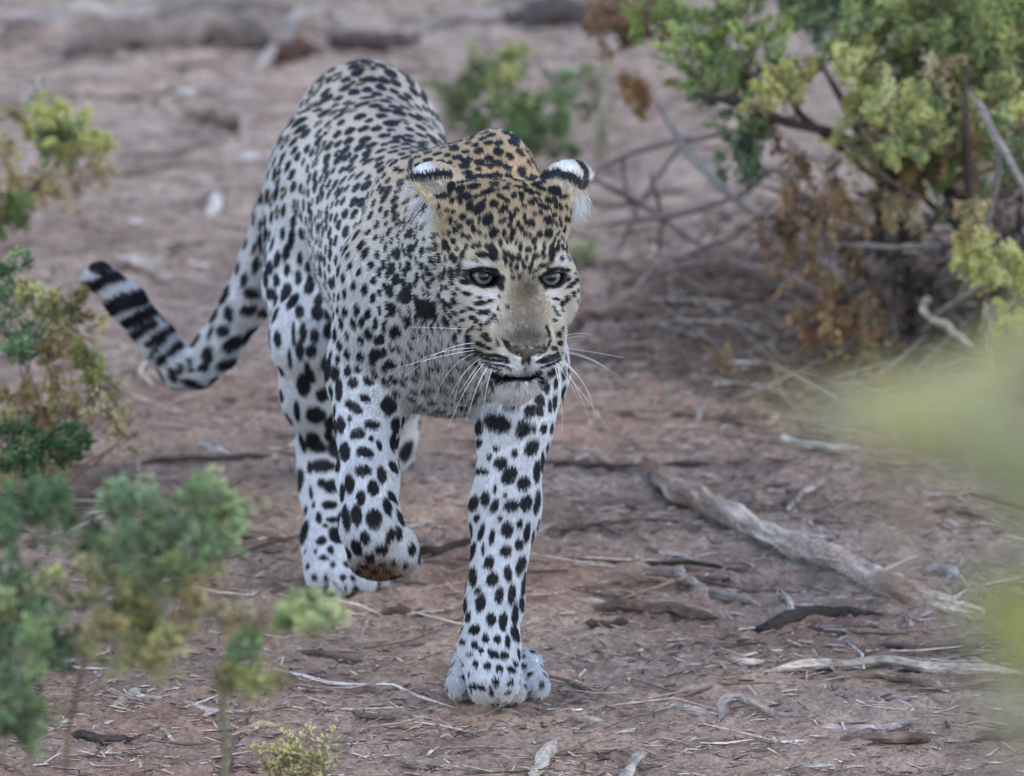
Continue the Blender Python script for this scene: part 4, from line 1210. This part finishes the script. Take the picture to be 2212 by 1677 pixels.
# ------------------------------------------------------------------ shrubs
GREEN, YEL, DKG, TEAL, DEAD, TANL = (.17, .23, .10), (.40, .42, .14), (.055, .10, .055), (.09, .16, .115), (.20, .115, .055), (.38, .29, .18)
LIME = (.34, .42, .08)
FB = 1.9
class Foliage:
    def __init__(s):
        s.P, s.D, s.L, s.W, s.C, s.T = [], [], [], [], [], []
    def clump(s, c, r, colour, n=170, leaf=.011, droop=0.0, rs=0, sprigs=7, up=.55, wf=.17):
        g = np.random.default_rng(rs)
        colour = np.array(colour); colour = colour * .85 + colour.mean() * .15
        for k in range(sprigs):
            d = nrm(g.normal(size=3) * np.array([1, 1, .8]) + np.array([0, 0, up * 2 - droop * 3]))
            b = c + g.normal(size=3) * r * .42
            ln = r * (.75 + 1.1 * g.random() ** 1.5)
            m = max(4, n // sprigs)
            t = np.sort(g.random(m))
            bendv = g.normal(size=3) * .35 + np.array([0, 0, -.5 * droop])
            p = b + d * (t * ln)[:, None] + bendv * (t * t * ln * .6)[:, None]
            o = g.normal(size=(m, 3))
            side = nrm(np.cross(d, g.normal(size=3)))
            br = np.round(t * 5) / 5                      # little side fronds
            sg = np.where((np.round(t * 5).astype(int) + (g.random(m) < .35)) % 2 == 0, 1.0, -1.0)
            off = g.random(m) * .30 * ln * (1.1 - t)
            p = p + (side * .8 + d * .55) * (off * sg)[:, None] * np.array([1, 1, 1]) + d * (np.abs(off) * (.55 - .55 * sg))[:, None]
            ld = nrm(d * .9 + side * (sg * .7)[:, None] + o * .38)
            s.P.append(p + nrm(o) * (leaf * .15)); s.D.append(ld); s.L.append(leaf * (.6 + .7 * g.random(m)) * (1 - .3 * t)); s.W.append(leaf * wf * (.8 + .5 * g.random(m)))
            sc = colour * FB * (.6 + .8 * g.random()) * (1 + g.normal(size=3) * .06)
            tipc = np.array([1.35, 1.25, .95])
            s.C.append(sc[None] * (.7 + .6 * g.random(m))[:, None] * (1 + (tipc - 1) * (t ** 1.5)[:, None]))
            s.T.append((b, d, ln, bendv))
    def build(s, parent, name='foliage'):
        P, D, L_, W_, C_ = [np.concatenate(a) for a in (s.P, s.D, s.L, s.W, s.C)]
        n = len(P)
        g = np.random.default_rng(1)
        x = nrm(np.cross(D, g.normal(size=(n, 3)))); y = np.cross(D, x)
        Vs = [P]
        for a in (0, 2.09, 4.19):
            Vs.append(P + D * (L_ * .55)[:, None] + (x * math.cos(a) + y * math.sin(a) * .6) * W_[:, None])
        Vs.append(P + D * L_[:, None])
        V = np.stack(Vs, 1).reshape(-1, 3)
        F = (np.arange(n)[:, None, None] * 5 + np.array([(0, 2, 1), (0, 3, 2), (0, 1, 3), (4, 1, 2), (4, 2, 3), (4, 3, 1)])[None]).reshape(-1, 3)
        o = mesh_from(name, V, F, M_leaf, True, np.repeat(np.clip(C_, .004, .8), 5, axis=0))
        o['kind'] = 'stuff'
        adopt(o, parent)
        # the sprig stems
        Vt, Ft, k0 = [], [], 0
        for (b, d, ln, bv) in s.T:
            t = np.array([-.12, .35, .7, .95])[:, None]
            path = b + d * t * ln + bv * t * t * ln * .6
            v, f = tube(path, [.0013, .001, .0008, .0004], 4)
            Vt.append(v); Ft.append(f + k0); k0 += len(v)
        o2 = mesh_from('sprig_stems', np.concatenate(Vt), np.concatenate(Ft), M_wood, True, np.tile((.22, .19, .10), (k0, 1)))
        o2['kind'] = 'stuff'
        adopt(o2, parent)
        return n

def shrub(name, root, label, clumps, branches, cat='shrub', leaf=.011, seed=0, dep_jit=.06, stem_col=(.20, .15, .11), stems=True, n=170, wf=.17):
    """clumps: (px, py, Y, radius px, colour, options); branches: (points as px py Y, radius px, colour)"""
    r0 = empty(name, tuple(root))
    tag(r0, label, cat)
    fo = Foliage()
    g = np.random.default_rng(seed)
    tw_v, tw_f, k0 = [], [], 0
    for i, cl in enumerate(clumps):
        px_, py_, Y, rp, colr = cl[:5]
        kw = cl[5] if len(cl) > 5 else {}
        c = W(px_, py_, Y + g.normal() * dep_jit)
        sc = ((c - CAM) @ CF) * PX
        fo.clump(c, rp * sc * 1.15, colr, rs=seed * 1000 + i, leaf=kw.get('leaf', leaf), droop=kw.get('droop', 0), n=int(kw.get('n', n)), sprigs=kw.get('sprigs', 7), wf=wf)
        if stems and g.random() < .45:
            mid = root * .45 + c * .55 + np.array([g.normal() * .03, g.normal() * .03, .02 - .1 * (c[2] - root[2])])
            v, f = tube(bez(root + g.normal(size=3) * np.array([.01, .01, 0]), mid, c, 9), np.linspace(.0020, .0009, 9), 5)
            tw_v.append(v); tw_f.append(f + k0); k0 += len(v)
    cnt = fo.build(r0)
    if tw_v:
        o = mesh_from('twigs', np.concatenate(tw_v), np.concatenate(tw_f), M_wood, True, np.tile(stem_col, (k0, 1)))
        o['kind'] = 'stuff'
        adopt(o, r0)
    for j, (pts_, rp, colr) in enumerate(branches):
        P = np.array([W(*p) for p in pts_])
        sc = ((P[0] - CAM) @ CF) * PX
        wood_piece('branch', P, rp * sc, colr, seed=seed * 10 + j, parent=r0, n=30, taper=(.8, .35), knob=.15)
    return r0, cnt
def J(lst, Y, r, c, **kw):
    return [(x, y, Y, r, c, kw) for (x, y) in lst]
g0 = np.random.default_rng(99)
def fill(x0, x1, y0, y1, cnt, Y, r, pal, **kw):
    return [(g0.uniform(x0, x1), g0.uniform(y0, y1), Y + g0.normal() * .05, r * g0.uniform(.7, 1.2), pal[g0.integers(len(pal))], kw) for _ in range(cnt)]

# the big bush at the upper right
A = []
YA = .10
A += J([(1440, 30), (1470, 85), (1418, 72), (1505, 110), (1545, 40), (1600, 55), (1640, 110), (1500, 180)], YA, 42, (.20, .27, .085))
A += J([(1560, 110), (1570, 210), (1605, 250), (1620, 180), (1670, 150), (1690, 40), (1590, 20), (1640, 290), (1530, 150)], YA + .05, 46, GREEN)
A += J([(1590, 340), (1605, 385), (1620, 330), (1520, 220)], YA + .1, 34, (.10, .17, .10))
A += J([(1705, 180), (1680, 215), (1735, 175), (1660, 225)], YA - .08, 32, YEL)
A += fill(1830, 2240, -40, 170, 56, YA, 52, [GREEN, (.22, .29, .11), (.27, .33, .12), (.15, .22, .10)])
A += fill(1880, 2240, 120, 300, 36, YA - .03, 46, [GREEN, (.28, .33, .13), (.15, .22, .10), TANL], droop=.4)
A += J([(1850, 130), (1835, 160), (1870, 190), (1860, 235), (1900, 250), (1945, 240)], YA - .1, 32, YEL)
A += J([(2060, 250), (2100, 290), (2140, 265), (2190, 330), (2180, 250), (2060, 190), (2210, 300)], YA, 42, (.10, .17, .07), droop=.7)
A += fill(1720, 1900, -30, 130, 12, YA + .35, 46, [TEAL, DKG])
A += J([(1950, 310), (1990, 330), (2040, 330), (1900, 300), (2080, 360)], YA + .05, 42, (.26, .19, .10), droop=1.0)
A += J([(2110, 560), (2140, 590), (2175, 570), (2125, 610), (2200, 610), (2095, 590)], YA - .25, 32, YEL)
A += J([(2105, 480), (2110, 430), (2120, 520)], YA - .25, 26, (.30, .26, .12), droop=.8)
A += J([(2210, 250), (2205, 700), (2190, 720)], YA - .2, 30, YEL)
A += fill(1690, 1810, 320, 560, 15, YA + .05, 38, [(.24, .155, .085), (.15, .09, .05), (.28, .19, .11)], droop=1.0, n=80, sprigs=4, leaf=.014)
A += fill(1680, 1880, 540, 730, 16, YA + .05, 38, [(.24, .155, .085), (.28, .18, .10), (.16, .10, .055)], droop=1.0, n=80, sprigs=4, leaf=.014)
A += fill(1860, 2080, 200, 420, 12, YA + .1, 36, [(.25, .16, .08), TANL], droop=1.0)
A += fill(1310, 1400, -20, 90, 7, YA + .6, 40, [(.14, .09, .06), (.20, .12, .07)])
A += J([(1370, 165), (1385, 190)], YA + .4, 26, (.26, .16, .08), droop=1.0)
A += fill(1480, 1620, 750, 840, 5, YA + .1, 30, [(.30, .19, .10), (.22, .14, .08)], droop=.5, n=70)
rootA = GG(1975, 770)
AB = [
    ([(1970, 770, .35), (1962, 560, .22), (1950, 410, .15), (1900, 342, .12), (1800, 290, .08), (1650, 245, .05), (1500, 205, .0)], 11, (.07, .05, .045)),
    ([(1990, 770, .35), (1930, 420, .25), (1800, 310, .2), (1710, 235, .15), (1700, 120, .1)], 8, (.11, .085, .075)),
    ([(1960, 765, .38), (1780, 560, .45), (1650, 470, .5), (1560, 400, .5), (1470, 310, .5), (1415, 220, .5)], 10, (.30, .28, .28)),
    ([(1900, 600, .4), (1680, 360, .4), (1600, 420, .5), (1450, 470, .55), (1270, 492, .6)], 7, (.17, .14, .14)),
    ([(1720, 250, .3), (1500, 300, .5), (1380, 322, .55), (1280, 375, .6)], 7, (.20, .17, .17)),
    ([(1960, 560, .2), (1860, 620, .1), (1750, 705, .1)], 9, (.07, .055, .05)),
    ([(1955, 480, .2), (1870, 505, .15), (1780, 540, .15)], 6, (.10, .08, .07)),
    ([(2080, 800, .2), (2130, 640, .0), (2090, 400, -.05), (2085, 140, -.05)], 9, (.08, .06, .055)),
    ([(2000, 770, .3), (2110, 580, .0), (2165, 330, -.1), (2100, 200, -.1)], 6, (.32, .29, .28)),
    ([(2212, 640, .2), (2000, 430, .2), (1880, 330, .2), (1760, 120, .25)], 8, (.06, .05, .045)),
    ([(2240, 460, -.1), (2170, 330, -.1), (2110, 215, -.1)], 7, (.33, .30, .30)),
    ([(1960, 770, .3), (2030, 680, .0), (2130, 610, -.25)], 10, (.22, .20, .16)),
    ([(2010, 645, .0), (1990, 670, .0), (2050, 705, -.05), (2105, 755, -.1)], 8, (.38, .36, .30)),
    ([(2142, 820, -.1), (2140, 740, -.15), (2130, 655, -.2)], 8, (.40, .38, .32)),
    ([(1405, 372, .6), (1418, 420, .62), (1430, 490, .65), (1420, 560, .7)], 5, (.22, .19, .18)),
    ([(1345, 330, .6), (1350, 420, .62), (1380, 470, .65)], 5, (.22, .18, .17)),
    ([(1270, 380, .6), (1380, 440, .62), (1500, 520, .6), (1640, 590, .5), (1790, 690, .4)], 6, (.16, .13, .125)),
    ([(1480, 300, .5), (1380, 440, .62), (1330, 560, .7)], 5, (.24, .21, .2)),
    ([(1640, 640, .3), (1500, 700, .3), (1380, 790, .25)], 8, (.12, .095, .09)),
    ([(1990, 770, .3), (1900, 700, .3), (1700, 590, .4), (1540, 560, .5), (1380, 600, .5)], 7, (.18, .15, .145)),
    ([(2100, 760, .2), (2000, 590, .25), (1850, 470, .3), (1640, 400, .4)], 8, (.09, .07, .06)),
    ([(2212, 560, .1), (2100, 440, .15), (1960, 350, .2)], 9, (.05, .04, .04)),
    ([(1960, 700, .3), (1850, 740, .2), (1700, 790, .1), (1600, 800, .05)], 8, (.10, .08, .07)),
]
gA = np.random.default_rng(4)
for k in range(60):
    a = (gA.uniform(1650, 2230), gA.uniform(350, 760)); ang = gA.uniform(0, 6.28); L_ = gA.uniform(80, 260); y_ = gA.uniform(.0, .5)
    c_ = [(.07, .055, .05), (.16, .13, .12), (.30, .27, .26)][gA.integers(3)]
    m_ = (a[0] + math.cos(ang) * L_ * .5 + gA.normal() * 14, a[1] + math.sin(ang) * L_ * .3 + gA.normal() * 14)
    AB.append(([(a[0], a[1], y_), (m_[0], m_[1], y_ - .04), (a[0] + math.cos(ang) * L_, a[1] + math.sin(ang) * L_ * .6, y_ - .08)], gA.uniform(2.5, 5.5), c_))
for k in range(70):
    a = (gA.uniform(1860, 2230), gA.uniform(320, 780)); ang = gA.normal() * .9 + 1.57; L_ = gA.uniform(60, 220); y_ = gA.uniform(.15, .6)
    AB.append(([(a[0], a[1], y_), (a[0] + math.cos(ang) * L_ * .5 + gA.normal() * 16, a[1] - math.sin(ang) * L_ * .5, y_), (a[0] + math.cos(ang) * L_ * 1.1, a[1] - math.sin(ang) * L_, y_ - .05)], gA.uniform(3, 7), (.055, .045, .04)))
A += fill(1880, 2230, 330, 740, 34, YA + .45, 38, [(.06, .05, .035), (.10, .075, .05), (.05, .07, .035)], n=90, droop=.3)
shrub('large_shrub', rootA, 'large green bush with bare arching branches and hanging brown dead leaves at the upper right', A, AB, leaf=.0115, seed=1, n=330, stems=False)

B = J([(985, 225), (1010, 275), (1050, 210), (1085, 255), (1010, 205), (1130, 285), (1150, 225), (1060, 300)], 1.25, 40, (.15, .22, .09)) + \
    J([(1180, 315), (1205, 300), (1225, 262), (1150, 330), (1100, 320)], 1.2, 38, (.085, .16, .07)) + J([(1095, 170), (1100, 140), (1092, 195)], 1.25, 24, (.26, .30, .13)) + \
    J([(1235, 215), (1232, 185)], 1.25, 20, (.14, .22, .12), n=90)
shrub('green_bush', GG(1120, 350), 'soft green bush growing behind the shoulders of the leopard', B, [], seed=2, leaf=.013, n=260, dep_jit=.03)
shrub('thin_sapling', GG(1300, 350), 'thin pale green sapling right of the bush behind the shoulders', J([(1280, 190), (1292, 230), (1300, 280), (1275, 160), (1305, 310)], 1.3, 20, (.22, .26, .17), n=60, sprigs=4), [], seed=3)
shrub('green_tuft', GG(1275, 640), 'small green tuft right of the leopard eye', J([(1270, 560), (1280, 590), (1262, 605)], .75, 26, (.20, .26, .11), n=110), [], seed=4)

C = J([(110, 245), (150, 285), (65, 275), (95, 320), (135, 330), (180, 320), (205, 335)], .35, 34, (.34, .37, .12)) + J([(120, 300), (150, 320)], .40, 24, (.08, .17, .08)) + \
    J([(60, 395), (25, 360), (10, 400), (150, 375), (95, 380), (190, 360), (20, 330)], .38, 34, TANL, droop=.6) + J([(30, 465), (45, 450), (10, 470)], .35, 26, (.13, .19, .07)) + J([(75, 225), (85, 200)], .35, 14, (.5, .46, .36), n=30)
shrub('yellow_tuft', GG(-60, 620), 'yellow green plant top with tan dry leaves at the left picture edge', C, [([(-60, 600, .55), (20, 460, .4), (100, 385, .35), (130, 350, .35)], 8, (.14, .09, .06))], seed=5, leaf=.0135, n=240, wf=.15, stems=False)

D = J([(35, 650), (25, 720), (40, 770), (15, 620)], -.55, 38, (.12, .21, .10)) + J([(110, 690), (95, 660), (190, 790), (215, 830)], -.55, 34, (.32, .33, .13)) + \
    J([(150, 740), (110, 800), (120, 880), (60, 860), (20, 900), (170, 860), (90, 930), (150, 700)], -.5, 42, (.34, .25, .13), droop=.3) + \
    J([(60, 965), (30, 1000), (140, 960), (160, 985), (100, 1010), (10, 960)], -.6, 38, (.06, .125, .055)) + J([(240, 890), (270, 930), (255, 960), (210, 900)], -.55, 30, (.36, .28, .16), n=60, sprigs=4) + \
    J([(60, 1050), (20, 1060), (110, 1050)], -.55, 34, (.24, .22, .11))
shrub('dry_bush', GG(70, 1090), 'half dry bush with green and tan leaves on the left below the tail', D, [], seed=6, leaf=.0135, n=240, wf=.15)

YE = -3.3
E = J([(20, 1130), (60, 1100), (95, 1085), (130, 1100), (10, 1180)], YE, 40, (.09, .17, .09)) + fill(-40, 110, 1230, 1700, 24, YE, 50, [(.13, .21, .14), (.16, .23, .12), (.10, .16, .10), (.24, .27, .14)]) + \
    J([(270, 1085), (300, 1110), (340, 1150), (290, 1180), (255, 1130)], YE, 36, (.14, .22, .14)) + J([(380, 1180), (430, 1100), (450, 1085), (465, 1150), (485, 1185), (440, 1200), (420, 1150), (470, 1110)], YE, 34, (.20, .29, .16)) + \
    J([(370, 1230), (250, 1215), (200, 1190), (330, 1270), (280, 1290), (330, 1210)], YE, 42, (.15, .22, .12)) + J([(220, 1260), (180, 1290), (220, 1340), (190, 1380), (250, 1370)], YE, 40, (.24, .25, .13)) + \
    J([(330, 1370), (365, 1395), (300, 1420), (280, 1440), (300, 1350)], YE, 34, (.42, .40, .18)) + J([(420, 1285), (440, 1330), (400, 1350), (385, 1300), (430, 1240)], YE, 34, (.36, .26, .15), n=90) + \
    J([(520, 1345), (555, 1370), (540, 1390)], YE, 30, (.36, .26, .17), n=60)
E += J([(645, 1310), (660, 1340), (690, 1350), (625, 1350), (700, 1335)], YE, 26, (.27, .37, .16)) + J([(530, 1405), (545, 1420)], YE, 20, (.10, .19, .08), n=80) + J([(505, 1470), (535, 1490), (500, 1500), (560, 1480)], YE, 24, (.28, .30, .12), n=80)
rootE = np.array([W(120, 1700, YE)[0], YE, 0.0])
shrub('foreground_bush', rootE, 'blurred blue green bush filling the lower left corner', E, [([(110, 2050, YE), (150, 1560, YE), (185, 1420, YE), (200, 1330, YE)], 5, (.22, .15, .10)), ([(420, 1900, YE), (490, 1650, YE), (485, 1500, YE), (520, 1380, YE), (640, 1340, YE)], 7, (.20, .19, .12)), ([(360, 1330, YE), (385, 1260, YE), (395, 1180, YE)], 5, (.60, .55, .52))], seed=7, leaf=.014, n=180, stems=False, wf=.15)
shrub('low_tuft', GG(650, 1760), 'low pale green tuft at the bottom edge left of centre', J([(620, 1640), (660, 1650), (690, 1665), (640, 1670), (600, 1670)], -2.1, 34, (.30, .28, .14), n=120), [], seed=8)

YG = -8.6
Gc = J([(1800, 925), (1850, 905), (1900, 945)], YG, 42, (.72, .54, .22), n=108, sprigs=6) + J([(1900, 920), (1960, 900), (2000, 930), (1950, 960), (2040, 900), (1900, 880)], YG, 44, (.72, .60, .18), n=151, sprigs=6) + \
     J([(2030, 850), (2100, 850), (2160, 800), (2200, 760), (2190, 860)], YG + .3, 50, (.50, .52, .20), n=116, sprigs=6) + \
     J([(2180, 930), (2210, 1000), (2120, 960), (2060, 990), (2190, 1080), (2220, 1160), (2150, 1040)], YG, 58, (.36, .42, .20), n=116, sprigs=6) + \
     J([(2190, 1400), (2210, 1350), (2230, 1440), (2170, 1390)], YG, 46, LIME, n=116, sprigs=6) + J([(1930, 1050), (1940, 1120), (1950, 1200)], YG, 40, (.44, .35, .25), n=21, sprigs=3) + J([(2200, 1260), (2130, 1330)], YG, 46, (.25, .30, .14), n=58, sprigs=5) + \
     fill(2060, 2240, 1450, 1700, 4, YG, 46, [(.30, .34, .22), (.34, .32, .24)], n=33, sprigs=3)
rootG = np.array([W(2190, 1677, YG)[0], YG, 0.0])
def GP(px_, py_, Y=YG): return (px_, py_, Y)
GB_ = [([(2190, 9000, YG), (2150, 3000, YG), (2085, 1620, YG), (2100, 1250, YG), (2190, 900, YG), (2240, 700, YG)], 6, (.30, .29, .25)),
       ([(2100, 1500, YG), (1960, 1250, YG), (1935, 1050, YG), (1900, 930, YG)], 5, (.42, .34, .25)), ([(2110, 1550, YG), (2190, 1430, YG), (2230, 1330, YG)], 6, (.3, .3, .2))]
shrub('near_shrub', rootG, 'strongly blurred yellow green shrub close to the viewer at the right edge', Gc, GB_, seed=9, leaf=.010, stems=False)
